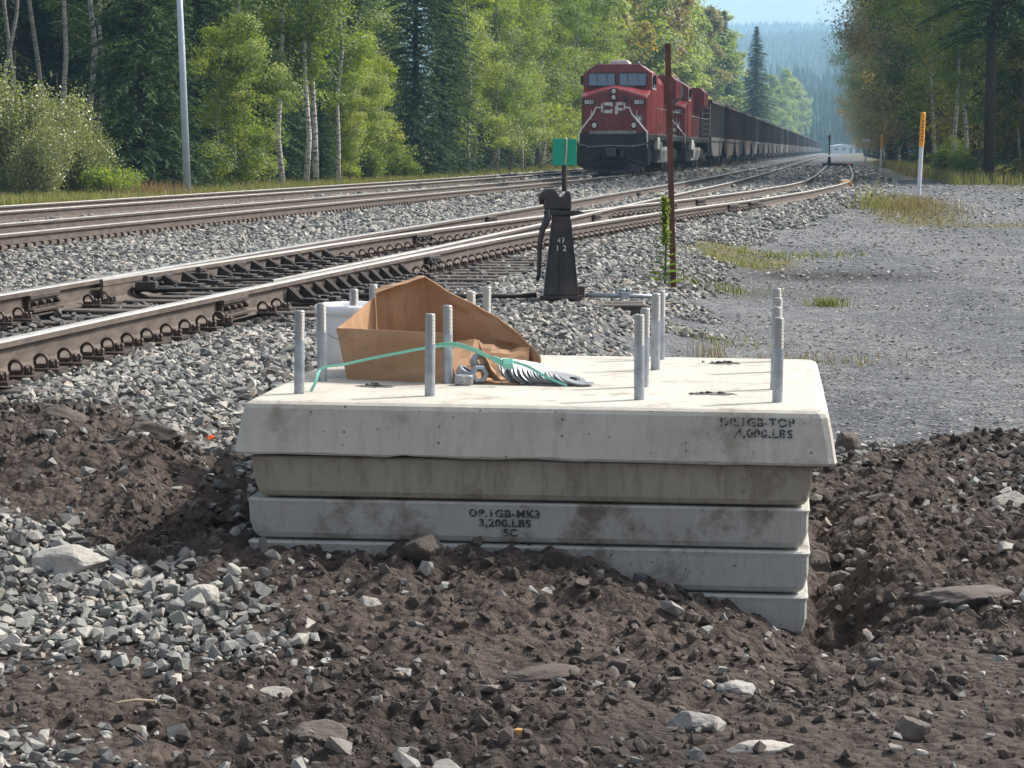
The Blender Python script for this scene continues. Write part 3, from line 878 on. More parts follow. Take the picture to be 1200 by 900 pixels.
# ------------------------------------------------------------------ switch stand with green target
SX, SY, SZ = 0.383, 18.68, -0.19
ss = tag(empty('switch_stand', (SX, SY, SZ)), 'black iron switch stand with green square target on top', 'switch stand')
mb = MB()
# tapered four-sided body, drawn in at the waist
def loft(mb, rings, mi=0):
    n = len(rings[0]); V = []; F = []
    for rg in rings: V += rg
    for i in range(len(rings) - 1):
        for k in range(n):
            k2 = (k + 1) % n; F.append((i * n + k, i * n + k2, (i + 1) * n + k2, (i + 1) * n + k))
    F += [tuple(range(n))[::-1], tuple(range((len(rings) - 1) * n, len(rings) * n))]
    mb.add(V, F, mi)
def rect(w, d, z, cx=0, cy=0): return [(cx - w, cy - d, z), (cx + w, cy - d, z), (cx + w, cy + d, z), (cx - w, cy + d, z)]
loft(mb, [rect(.155, .13, .035), rect(.150, .125, .06), rect(.135, .11, .20), rect(.105, .085, .42), rect(.088, .07, .56), rect(.078, .065, .66)])
mb.build('body', M['black_paint'], ss, bevel=.012)
mb = MB()
for s in (-1, 1): mb.prism([(s * .150, .05), (s * .085, .62), (s * .075, .62), (s * .138, .05)], -.137, -.09, 'y')
mb.prism([(-.014, .06), (.014, .06), (.008, .55), (-.008, .55)], -.135, -.085, 'y')
mb.build('rib', M['black_paint'], ss, bevel=.004)
mb = MB(); mb.box((0, 0, .018), (.37, .30, .035)); mb.box((.17, 0, .06), (.07, .16, .09))
mb.build('base_plate', M['black_paint'], ss, bevel=.008)
mb = MB(); mb.prism([(-.15, .665), (-.13, .655), (.14, .66), (.215, .675), (.14, .695), (-.15, .69)], -.10, .10, 'y'); mb.build('top_table', M['black_paint'], ss, bevel=.006)
mb = MB()
mb.prism([(-.145, .695), (-.155, .74), (-.14, .84), (-.125, .865), (-.05, .86), (-.015, .80), (.02, .805), (.04, .845), (.075, .845), (.088, .80), (.088, .695)], -.07, .07, 'y')
mb.build('head', M['black_paint'], ss, bevel=.014)
mb = MB(); mb.tube([(-.17, -.05, .74), (-.175, -.05, .80), (-.13, -.06, .85)], [.02, .03, .02], 8); mb.build('latch', M['black_paint'], ss, smooth=True)
mb = MB()
mb.tube([(-.11, -.08, .70), (-.125, -.09, .62), (-.165, -.10, .54), (-.185, -.10, .44), (-.195, -.10, .20), (-.205, -.10, .15)], [.028, .034, .028, .022, .017, .017], 8)
mb.build('lever', M['black_paint'], ss, smooth=True)
mb = MB(); mb.tube([(.028, 0, .84), (.028, 0, 1.06)], [.024, .024], 8); mb.tube([(.028, 0, 1.0), (.034, 0, 1.24)], [.013, .012], 8); mb.build('mast', M['iron'], ss)
# target: two green plates meeting at the mast
mb = MB(); mb.box((.028, -.022, 1.145), (.205, .006, .205)); mb.build('target', M['green_plate'], ss, bevel=.002, seg=1)
mb = MB(); mb.tube([(.034, -.03, 1.05), (.040, -.032, 1.10), (.046, -.032, 1.17), (.046, -.03, 1.245), (.038, -.025, 1.255)], .007, 6)
mb.build('lamp_wire', simple('pale_wire', (.40, .40, .24), (.5, .5, .3), 5, .5), ss)
# stencilled number on the body
def text_mesh(name, s, size, mat, parent, loc, rot, extr=0.0006, align='CENTER', sx=1.0, spacing=1.0, bold=0.0):
    cu = bpy.data.curves.new(name, 'FONT'); cu.body = s; cu.size = size; cu.extrude = extr; cu.align_x = align; cu.align_y = 'CENTER'; cu.space_character = spacing; cu.offset = bold
    cu.resolution_u = 3
    t = bpy.data.objects.new(name, cu); COL.objects.link(t)
    bpy.context.view_layer.update()
    me = bpy.data.meshes.new_from_object(t.evaluated_get(bpy.context.evaluated_depsgraph_get()))
    bpy.data.objects.remove(t)
    me.materials.clear(); me.materials.append(mat)
    me.name = name
    o = link(name, me, parent); o.location = loc; o.rotation_euler = rot; o.scale = (sx, 1, 1)
    return o
tl = math.radians(90 - 6)
text_mesh('stencil_number', '49', .062, M['white_paint'], ss, (-.002, -.101, .46), (tl, 0, 0), bold=.001)
text_mesh('stencil_number', '112', .062, M['white_paint'], ss, (-.002, -.107, .40), (tl, 0, 0), bold=.001)
ss.scale = (.9, .9, 1.0)
# throw rod and pipe running along the ties beside the stand
rod = tag(empty('throw_rod', (SX, SY, -.17)), 'steel throw rod lying across ties under the switch stand', 'rod')
mb = MB(); mb.tube([(-1.85, .05, .0), (-.6, .02, .0), (-.19, 0, .01)], .021, 8); mb.build('rod', M['iron'], rod, smooth=True)
mb = MB(); mb.tube([(.19, 0, .01), (.52, 0, .005), (.80, -.01, .0)], .019, 8); mb.box((.81, -.01, .0), (.05, .06, .05)); mb.build('pipe', M['galv'], rod, smooth=True)
mb = MB(); mb.box((.50, 0, .01), (.07, .07, .05)); mb.lathe([(0, 0), (.025, 0), (.025, .03), (0, .03)], (.48, 0, .03), 6); mb.lathe([(0, 0), (.025, 0), (.025, .03), (0, .03)], (.53, 0, .03), 6); mb.build('coupling', M['galv'], rod, bevel=.004, seg=1)
for dy in (-.16, .16):
    mb = MB(); mb.box((-.65, dy, -.10), (2.6, .24, .16))
    o = mb.build('headblock_tie', M['tie'], None, bevel=.008, seg=1); o.location = (SX, SY, -.2); adopt(o, turnout)

# ------------------------------------------------------------------ rusty steel post and the mullein beside it
gzp = float(ground_z(1.53, 22.6))
pr_ = tag(empty('steel_post', (1.53, 22.6, gzp - .1)), 'tall thin rusty steel post standing in the ballast', 'post')
mb = MB(); mb.prism([(-.028, -.026), (.028, -.026), (.028, -.014), (.008, -.014), (.008, .026), (-.008, .026), (-.008, -.014), (-.028, -.014)], 0, 2.40, 'z')
o = mb.build('shaft', M['rust_post'], pr_, bevel=.002, seg=1); o.rotation_euler = (0, -0.030, 0)
mb = MB(); mb.box((0, 0, 2.404), (.058, .056, .012)); o = mb.build('cap_edge', M['rust_post'], pr_); o.rotation_euler = (0, -0.030, 0)
# ------------------------------------------------------------------ stack of concrete slabs
def concrete(name, c1, c2, streak, stain, stain_amt=0.3, pits=True, seed=0.0):
    m, nt, b = new_mat(name)
    tc = N(nt, 'ShaderNodeTexCoord')
    mp = N(nt, 'ShaderNodeMapping'); mp.inputs['Location'].default_value = (seed, seed * .7, seed * .3); nt.links.new(tc.outputs['Object'], mp.inputs[0])
    vec = mp.outputs[0]
    c = ramp(nt, noise(nt, 3.0, 8, .65, vec=vec), [(.3, c1), (.7, c2)])
    st = noise(nt, 1.0, 6, .75, vec=vec, mapscale=(28, 28, 1.2))
    c = mix(nt, ramp(nt, st, [(.48, (0, 0, 0)), (.72, (.75, .75, .75))]), c, streak)
    sn = noise(nt, 4.2, 9, .72, vec=vec)
    c = mix(nt, ramp(nt, sn, [(.57 - .07 * stain_amt, (0, 0, 0)), (.66 - .03 * stain_amt, (.85, .85, .85))]), c, stain)
    if pits:
        v = N(nt, 'ShaderNodeTexVoronoi'); v.inputs['Scale'].default_value = 42; nt.links.new(vec, v.inputs['Vector'])
        vc = N(nt, 'ShaderNodeSeparateColor'); nt.links.new(v.outputs['Color'], vc.inputs[0])
        d = math_n(nt, 'SUBTRACT', v.outputs['Distance'], math_n(nt, 'MULTIPLY', math_n(nt, 'SUBTRACT', vc.outputs[0], .80), 1.0))
        pm = ramp(nt, d, [(.0, (1, 1, 1)), (.06, (0, 0, 0))])
        c = mix(nt, math_n(nt, 'MULTIPLY', pm, .75), c, (.06, .058, .055))
    nt.links.new(c, b.inputs['Base Color'])
    b.inputs['Roughness'].default_value = .88; b.inputs['Specular IOR Level'].default_value = .25
    h = math_n(nt, 'ADD', noise(nt, 60, 5, .7, vec=vec), math_n(nt, 'MULTIPLY', noise(nt, 9, 4, .6, vec=vec), 1.5))
    bump(nt, b, h, .22, .012)
    return m
M['conc_cap'] = concrete('concrete_pale', (0.400, 0.379, 0.329), (0.494, 0.470, 0.411), (0.333, 0.308, 0.263), (0.260, 0.227, 0.181), .55, seed=1.3)
M['conc_tan'] = concrete('concrete_tan', (0.281, 0.253, 0.201), (0.359, 0.323, 0.263), (0.156, 0.131, 0.100), (0.177, 0.146, 0.110), .5, False, seed=4.1)
M['conc_dirty'] = concrete('concrete_dirty', (0.333, 0.323, 0.296), (0.437, 0.424, 0.387), (0.291, 0.273, 0.244), (0.120, 0.091, 0.065), 1.35, False, seed=8.7)
M['conc_blue'] = concrete('concrete_bluish', (0.338, 0.338, 0.315), (0.421, 0.419, 0.392), (0.260, 0.253, 0.234), (0.166, 0.141, 0.115), .7, seed=12.2)

def slab_mesh(name, prof, mat, seed, rough=.0018, corner=.03):
    """prof: list of (half width, half depth, z); rounded-rectangle rings with slight unevenness"""
    rr = np.random.default_rng(seed)
    NS = 36
    def ring(w, d, z, c, jit):
        P = []
        for (ax, ay, bx, by, ex, ey) in [(-w + c, -d, w - c, -d, 0, 0), (w, -d + c, w, d - c, 0, 0), (w - c, d, -w + c, d, 0, 0), (-w, d - c, -w, -d + c, 0, 0)]:
            for k in range(NS + 1):
                t = k / NS
                P.append([ax + (bx - ax) * t, ay + (by - ay) * t, z])
            # rounded corner midpoint
            P.append(None)
        n = len(P)
        for i in range(n):
            if P[i] is None:
                a, b2 = P[i - 1], P[(i + 1) % n]
                mx, my = (a[0] + b2[0]) / 2, (a[1] + b2[1]) / 2
                sx, sy = (1 if mx > 0 else -1), (1 if my > 0 else -1)
                P[i] = [mx + sx * c * .21, my + sy * c * .21, z]
        P = np.array(P)
        nx_ = (fbm(P[:, 0] * 6 + z * 9, P[:, 1] * 6 + seed, seed, 3) - .5)
        P[:, :2] *= (1 + nx_ * rough * 2)[:, None]
        P[:, 2] += (fbm(P[:, 0] * 9, P[:, 1] * 9, seed + 3, 4) - .5) * jit
        return P
    rings = [ring(w, d, z, corner, j) for (w, d, z, j) in prof]
    n = len(rings[0])
    V = np.concatenate(rings)
    F = []
    for i in range(len(rings) - 1):
        for k in range(n):
            k2 = (k + 1) % n
            F.append((i * n + k, i * n + k2, (i + 1) * n + k2, (i + 1) * n + k))
    F += [tuple(range(n))[::-1], tuple(range((len(rings) - 1) * n, len(rings) * n))]
    me = bpy.data.meshes.new(name)
    me.from_pydata(V.tolist(), [], F); me.materials.append(mat)
    bm = bmesh.new(); bm.from_mesh(me); bmesh.ops.recalc_face_normals(bm, faces=bm.faces); bm.to_mesh(me); bm.free()
    return link(name, me)
def place_slab(o, zc, du=0.0, dv=0.0, yaw=0.0, tilt=0.0):
    x, y = blk(du, 1.06 + dv)
    o.location = (x, y, zc); o.rotation_euler = (0, tilt, -BA + yaw)
    return o
cap = slab_mesh('concrete_slab', [(1.045, 1.06, -.096, .020), (1.050, 1.064, -.088, .010), (1.046, 1.060, -.070, 0), (1.035, 1.045, .0, 0), (1.022, 1.032, .064, 0), (1.014, 1.024, .078, 0), (1.000, 1.010, .087, 0), (.985, .995, .090, 0)], M['conc_cap'], 3, corner=.03)
place_slab(cap, 0.0, -.003, 0, 0, .007)
tag(cap, 'pale concrete top slab with tall galvanised anchor bolts, uppermost of the stack', 'concrete slab')
def lower(zt, zb, mat, seed, du, dv, label, yaw=0.0, wt=.985, wb=.962, dd=1.02):
    h = zt - zb
    o = slab_mesh('concrete_slab', [(wb - .018, dd - .044, zb + .002, 0), (wb - .003, dd - .029, zb + .009, .003), (wb + .008, dd - .019, zb + .026, 0), (wb + .020, dd - .013, zb + h * .45, 0), (wt - .005, dd - .004, zt - .022, 0), (wt, dd, zt - .006, .002), (wt - .007, dd - .007, zt, 0)], mat, seed, corner=.025)
    place_slab(o, 0.0, du, dv, yaw, .004)
    tag(o, label, 'concrete slab')
    return o
s2 = lower(-.102, -.252, M['conc_tan'], 5, -.015, 0, 'brownish streaked concrete slab directly under the top slab', 0, .985, .958, 1.03)
s3 = lower(-.256, -.403, M['conc_dirty'], 6, -.028, 0, 'stained concrete slab with stencilled lettering in the middle of the stack', -.002, .988, .962)
s4 = lower(-.406, -.558, M['conc_blue'], 7, -.028, .0, 'bluish grey concrete slab second from the bottom, partly behind soil', .001, .988, .962)
s5 = lower(-.562, -.712, M['conc_blue'], 8, -.030, 0, 'lowest concrete slab, nearly buried in soil at its right corner', 0, .988, .962)

# worn stencil paint
def stencil_mat(name, wear):
    m, nt, b = new_mat(name)
    b.inputs['Base Color'].default_value = (.035, .04, .05, 1); b.inputs['Roughness'].default_value = .8
    tr = N(nt, 'ShaderNodeBsdfTransparent'); ms = N(nt, 'ShaderNodeMixShader')
    n = noise(nt, 70, 5, .75)
    k = ramp(nt, n, [(wear, (0, 0, 0)), (wear + .06, (1, 1, 1))])
    nt.links.new(k, ms.inputs[0]); nt.links.new(tr.outputs[0], ms.inputs[1]); nt.links.new(b.outputs[0], ms.inputs[2])
    out = nt.nodes['Material Output']; nt.links.new(ms.outputs[0], out.inputs[0])
    return m
M['stencil'] = stencil_mat('stencil_paint', .445); M['stencil_worn'] = stencil_mat('stencil_paint_worn', .475)
def slab_text(parent, s, u, z, dfront, mat, size=.038, tilt=0.0, sx=1.15):
    return text_mesh('stencil_lettering', s, size, mat, parent, (u, -dfront, z), (math.radians(90) - tilt, 0, 0), .0008, sx=sx, spacing=1.12, bold=.0012)
ct = math.atan2(.028, .134)
slab_text(cap, 'DP.1GB-TOP', .775, .045, 1.0418, M['stencil_worn'], .040, ct, 1.05)
slab_text(cap, '4,000.LBS', .800, .008, 1.0487, M['stencil_worn'], .040, ct, 1.1)
slab_text(s3, 'DP.1GB-MK3', -.070, -.294, 1.0170, M['stencil'], .037, -.08, 1.12)
slab_text(s3, '3,200.LBS', -.070, -.328, 1.0125, M['stencil'], .037, -.08, 1.12)
slab_text(s3, 'SC', -.050, -.362, 1.0095, M['stencil'], .037, -.08, 1.12)

# anchor bolts: smooth galvanised shank with a threaded top
def make_bolt(h):
    mb = MB()
    mb.lathe([(.0, -.02), (.0185, -.02), (.0185, h - .11), (.018, h - .105)], n=16)
    o = mb.build('anchor_bolt', M['galv'], None, smooth=False)
    return o
tmb = MB()
prof = [(.0170, 0.0)]
for k in range(20):
    prof += [(.0188, .002 + k * .005), (.0174, .0045 + k * .005)]
prof += [(.0180, .104), (.0150, .109)]
tmb.lathe(prof, n=14)
bolt_thread = tmb.build('thread', M['galv_thread'], None)
COL.objects.unlink(bolt_thread)
bolt_me = make_bolt(.30)
COL.objects.unlink(bolt_me)
rr = np.random.default_rng(11)
for u in (-.879, -.392, .352, .838):
    for v in (.285, .75, 1.455, 1.935):
        b_ = bolt_me.copy(); COL.objects.link(b_); b_.parent = cap
        h = rr.normal() * .006
        b_.location = (u + rr.normal() * .004 + .003, v - 1.06, .088 + h)
        b_.rotation_euler = (rr.normal() * .008, .006 + rr.normal() * .008, rr.random() * 6)
        t_ = bolt_thread.copy(); COL.objects.link(t_); t_.parent = b_; t_.location = (0, 0, .194)
# lifting pockets as raised rubble patches, the hole's shade put into their dark colour
M['pocket'] = simple('pocket_shade_rubble', (.05, .046, .042), (.14, .13, .12), 30, .95, 0, .6, 60)
def pocket(u, v, w, d, seed):
    rr = np.random.default_rng(seed)
    mb = MB(); ring = []
    n = 26
    pts = []
    for k in range(n):
        a = 2 * math.pi * k / n
        q = .75 + .5 * rr.random()
        pts.append((u + w * q * math.cos(a), v - 1.06 + d * q * math.sin(a)))
    V = [(p[0], p[1], .0885) for p in pts] + [(u + (p[0] - u) * .9, v - 1.06 + (p[1] - v + 1.06) * .9, .0925) for p in pts] + [(u, v - 1.06, .0915)]
    F = [(k, (k + 1) % n, n + (k + 1) % n, n + k) for k in range(n)] + [(n + k, n + (k + 1) % n, 2 * n) for k in range(n)]
    mb.add(V, F)
    for k in range(7):
        pv, pf = STONES[k]; s = .006 + .008 * rr.random()
        c = np.array([u + rr.normal() * w * .5, v - 1.06 + rr.normal() * d * .4, .094])
        mb.add(pv * s + c, pf.tolist())
    mb.build('lifting_pocket', M['pocket'], cap)
pocket(-.645, .585, .070, .05, 1); pocket(.607, .53, .085, .05, 2); pocket(.632, 1.80, .065, .06, 3)

# ------------------------------------------------------------------ bucket
M['bucket'] = simple('white_plastic', (.76, .77, .77), (.82, .83, .83), 3, .45)
bx_, by_ = -.655, 9.86
bk = tag(empty('plastic_bucket', (bx_, by_, .091)), 'white plastic bucket standing behind the torn cardboard box', 'bucket')
mb = MB(); mb.lathe([(.128, 0), (.135, .004), (.150, .205), (.150, .235), (.146, .235), (.131, .012), (.0, .012)], n=40); mb.build('pail', M['bucket'], bk, smooth=True)
mb = MB(); mb.lathe([(.150, .205), (.160, .207), (.160, .242), (.150, .248), (.146, .244), (.146, .235)], n=40, close=True); mb.build('rim', M['bucket'], bk, smooth=True)
mb = MB(); mb.tube([(-.152 * math.cos(k / 12 * math.pi), -.09 - .07 * math.sin(k / 12 * math.pi), .215 - .11 * math.sin(k / 12 * math.pi)) for k in range(13)], .0022, 5); mb.build('wire_handle', M['galv'], bk)

# ------------------------------------------------------------------ torn cardboard box
M['card'] = simple('cardboard', (.32, .185, .098), (.40, .245, .14), 3, .85, 0, .15, 14, c3=(.27, .15, .075), s3=6, mapscale=(1, 1, 3))
M['card_in'] = simple('cardboard_inside', (.29, .17, .09), (.36, .215, .12), 4, .85, 0, .15, 14)
bxr = tag(empty('cardboard_box', (-.35, 9.2, .091)), 'torn open brown cardboard box lying on the top slab', 'cardboard box')
def panel(name, pts, mat, nu=10, nv=6, warp=.008, th=.0045, seed=0):
    """bilinear patch of four corners with crumples and real thickness"""
    p = [np.array(q) for q in pts]
    V = []
    nrm = np.cross(p[1] - p[0], p[3] - p[0]); nrm /= np.linalg.norm(nrm)
    for j in range(nv + 1):
        for i in range(nu + 1):
            a, b2 = i / nu, j / nv
            q = p[0] * (1 - a) * (1 - b2) + p[1] * a * (1 - b2) + p[2] * a * b2 + p[3] * (1 - a) * b2
            k = float(fbm(np.array([a * 3.1 + seed]), np.array([b2 * 2.3 + seed * .7]), 7 + seed, 3)[0]) - .5
            k2 = abs(float(fbm(np.array([a * 5.3 + seed * 3]), np.array([b2 * 4.1 + seed]), 27 + seed, 2)[0]) - .5)
            q = q + nrm * (k * 3.4 * warp - k2 * 2.6 * warp) * min(1.0, 5 * min(a, 1 - a))
            V.append(q)
    n1 = len(V)
    V += [q + nrm * th for q in V]
    F = []
    W = nu + 1
    for j in range(nv):
        for i in range(nu):
            a = j * W + i
            F.append((a, a + 1, a + W + 1, a + W)); F.append((n1 + a, n1 + a + W, n1 + a + W + 1, n1 + a + 1))
    edge = [i for i in range(W)] + [j * W + nu for j in range(1, nv + 1)] + [nv * W + i for i in range(nu - 1, -1, -1)] + [j * W for j in range(nv - 1, 0, -1)]
    for k in range(len(edge)):
        a, b2 = edge[k], edge[(k + 1) % len(edge)]
        F.append((a, n1 + a, n1 + b2, b2))
    V = [q - np.array([-.35, 9.2, .091]) for q in V]
    mb = MB(); mb.add(V, F)
    return mb.build(name, mat, bxr)
zf = .094
panel('front_panel', [(-.630, 9.12, zf), (-.255, 8.985, zf), (-.258, 8.99, .284), (-.672, 9.13, .292)], M['card'], seed=1, warp=.010)
panel('left_panel', [(-.630, 9.125, zf), (-.535, 9.62, zf), (-.549, 9.62, .385), (-.672, 9.135, .290)], M['card_in'], seed=2)
panel('back_left_panel', [(-.535, 9.60, zf), (-.31, 9.70, zf), (-.355, 9.62, .468), (-.549, 9.60, .415)], M['card_in'], seed=3, warp=.014)
panel('top_flap', [(-.549, 9.60, .415), (-.355, 9.62, .468), (-.352, 9.585, .463), (-.552, 9.565, .395)], M['card'], 6, 2, seed=9, warp=.006)
panel('back_panel', [(-.31, 9.70, zf), (.105, 9.30, zf + .05), (.015, 9.40, .262), (-.355, 9.62, .468)], M['card_in'], 14, 8, seed=4, warp=.016)
panel('end_flap', [(.105, 9.30, zf), (.115, 9.22, zf), (.112, 9.26, .170), (.016, 9.40, .262)], M['card'], 6, 6, seed=5, warp=.006)
panel('inner_flap', [(-.27, 9.20, zf), (.06, 9.22, zf), (.07, 9.32, .20), (-.22, 9.45, .215)], M['card'], 8, 6, seed=6, warp=.02)
panel('bottom_panel', [(-.60, 9.14, zf - .001), (.02, 8.93, zf - .001), (.09, 9.28, zf - .001), (-.52, 9.58, zf - .001)], M['card'], 8, 6, seed=7, warp=.002)
panel('torn_strip', [(-.258, 8.99, zf), (-.205, 8.985, zf), (-.235, 9.02, .20), (-.25, 9.02, .255)], M['card_in'], 4, 6, seed=8, warp=.012)
panel('side_flap', [(-.115, 9.09, .115), (-.03, 8.945, zf + .002), (-.075, 8.955, .150), (-.125, 9.07, .252)], M['card'], 5, 6, seed=10, warp=.006)

# ------------------------------------------------------------------ green strap
M['strap'], _nt, _b = new_mat('green_strap')
_b.inputs['Base Color'].default_value = (.20, .56, .44, 1); _b.inputs['Roughness'].default_value = .3
_b.inputs['Transmission Weight'].default_value = .15
def ribbon(pts, w, twist, th=.0009):
    pts = [Vector(p) for p in pts]
    # Catmull-Rom refinement
    fine = []
    for i in range(len(pts) - 1):
        p0, p1, p2, p3 = pts[max(i - 1, 0)], pts[i], pts[i + 1], pts[min(i + 2, len(pts) - 1)]
        for k in range(6):
            t = k / 6
            fine.append(.5 * ((2 * p1) + (p2 - p0) * t + (2 * p0 - 5 * p1 + 4 * p2 - p3) * t * t + (3 * p1 - p0 - 3 * p2 + p3) * t ** 3))
    fine.append(pts[-1])
    V, F = [], []
    n = len(fine)
    for i, p in enumerate(fine):
        t = (fine[min(i + 1, n - 1)] - fine[max(i - 1, 0)]).normalized()
        tw = np.interp(i / (n - 1), np.linspace(0, 1, len(twist)), twist)
        side = t.cross(Vector((0, -1, .25))).normalized()
        side = Quaternion(t, tw) @ side
        nn = t.cross(side)
        for s, q in ((-1, -1), (1, -1), (1, 1), (-1, 1)):
            V.append(p + side * (s * w / 2) + nn * (q * th / 2))
    for i in range(n - 1):
        for k in range(4):
            F.append((i * 4 + k, i * 4 + (k + 1) % 4, i * 4 + 4 + (k + 1) % 4, i * 4 + 4 + k))
    F += [(0, 1, 2, 3), tuple(range((n - 1) * 4, n * 4))[::-1]]
    return V, F
st = tag(empty('packing_strap', (-.35, 8.85, .1)), 'loose green plastic packing strap stretched across the cardboard box', 'strap')
def strap(pts, w, tw):
    V, F = ribbon(pts, w, tw)
    mb = MB(); mb.add([v - Vector((-.35, 8.85, .1)) for v in V], F); return mb.build('strap', M['strap'], st)
strap([(-.733, 8.65, .094), (-.715, 8.66, .13), (-.696, 8.70, .176), (-.62, 8.72, .188), (-.533, 8.75, .205), (-.378, 8.80, .232), (-.30, 8.83, .243), (-.235, 8.86, .246), (-.17, 8.88, .235), (-.10, 8.90, .205), (-.050, 8.91, .185)], .010, [.2, .1, .9, .4, .2, .6, .9, .5, .3])
strap([(-.30, 8.84, .248), (-.22, 8.865, .255), (-.14, 8.885, .232), (-.06, 8.90, .190), (0, 8.905, .182), (.06, 8.89, .165), (.128, 8.875, .128), (.205, 8.86, .097)], .010, [.9, .6, .5, .3, .1, -.2, .2])
mb = MB(); mb.box((.30, .055, .085), (.05, .012, .022), Matrix.Rotation(.5, 3, 'Y')); mb.box((.335, .05, .075), (.04, .03, .03), Matrix.Rotation(.9, 3, 'X')); mb.build('knot', M['strap'], st, bevel=.004)

# ------------------------------------------------------------------ washers and nuts
def washer_mesh():
    mb = MB(); mb.lathe([(.021, -.0025), (.046, -.0025), (.047, 0), (.046, .0025), (.021, .0025)], n=28, close=True)
    o = mb.build('washer', M['galv_bright'], None); COL.objects.unlink(o); return o
WS = washer_mesh()
def washer(x, y, z, ry, rz, label, group='washers spilled from the box'):
    o = WS.copy(); COL.objects.link(o); o.location = (x, y, z); o.rotation_euler = (0, ry, rz)
    tag(o, label, 'washer', group)
n1 = 22
for k in range(n1):
    t = k / (n1 - 1)
    ry = .95 - .60 * t
    washer(.0 + .235 * t, 8.98 - .035 * t + rr.normal() * .004, .093 + .046 * abs(math.sin(ry)) + .003, ry, -.75 + rr.normal() * .10, 'zinc washer in the front leaning row on the slab')
washer(.262, 8.935, .0965, -.05, 0, 'zinc washer lying flat at the right end of the spilled row')
for k in range(17):
    t = k / 16
    ry = 1.1 - .4 * t
    washer(-.02 + .155 * t, 9.09 - .02 * t + rr.normal() * .004, .093 + .046 * abs(math.sin(ry)) + .004, ry, -.7 + rr.normal() * .10, 'zinc washer in the rear leaning row against the cardboard')
def nut(x, y, z, rx, ry, rz, label, s=1.0):
    mb = MB()
    mb.lathe([(.019, -.018), (.034, -.018), (.037, -.014), (.037, .014), (.034, .018), (.019, .018)], n=6, close=True)
    o = mb.build('hex_nut', M['galv'], None, bevel=.0015, seg=1); o.location = (x, y, z); o.rotation_euler = (rx, ry, rz); o.scale = (s, s, s)
    tag(o, label, 'nut', 'hex nuts beside the box')
nut(-.180, 8.93, .112, 0, 0, .3, 'dull grey hex nut flat on the slab beside the bolt')
nut(-.178, 9.02, .128, .5, .2, .9, 'pale hex nut lying behind the dull nut')
nut(-.125, 8.985, .128, 1.45, .0, .25, 'hex nut standing on edge with its hole facing out')
nut(-.125, 9.05, .168, 1.2, .3, .5, 'hex nut leaning on the back of the upright nut')
# ------------------------------------------------------------------ train
M['red'] = simple('locomotive_red', (.185, .012, .015), (.225, .021, .023), 2.5, .38, 0, .04, 20, c3=(.12, .018, .018), s3=1.6)
M['loco_black'] = simple('locomotive_black', (.006, .006, .007), (.016, .015, .015), 3, .5, 0, .1, 20, c3=(.032, .026, .022), s3=2)
M['loco_glass'], _nt, _b = new_mat('windscreen_glass')
_b.inputs['Base Color'].default_value = (.05, .11, .19, 1); _b.inputs['Roughness'].default_value = .06; _b.inputs['Specular IOR Level'].default_value = 1.0; _b.inputs['Coat Weight'].default_value = 1.0  # blue base colour stands in for the reflected sky
M['rail_white'] = simple('handrail_white', (.62, .60, .56), (.74, .72, .68), 4, .5)
M['tank_grey'] = simple('tank_grey', (.20, .20, .20), (.30, .295, .29), 2, .7, c3=(.13, .11, .10))
M['lamp'] = simple('headlamp_lens', (.70, .70, .64), None, rough=.1)
M['steel_wheel'] = simple('wheel_steel', (.05, .04, .035), (.12, .10, .085), 4, .6, .3)

def bar(name, pts, rad, mat, parent, n=6):
    mb = MB(); mb.tube(pts, rad, n); return mb.build(name, mat, parent)

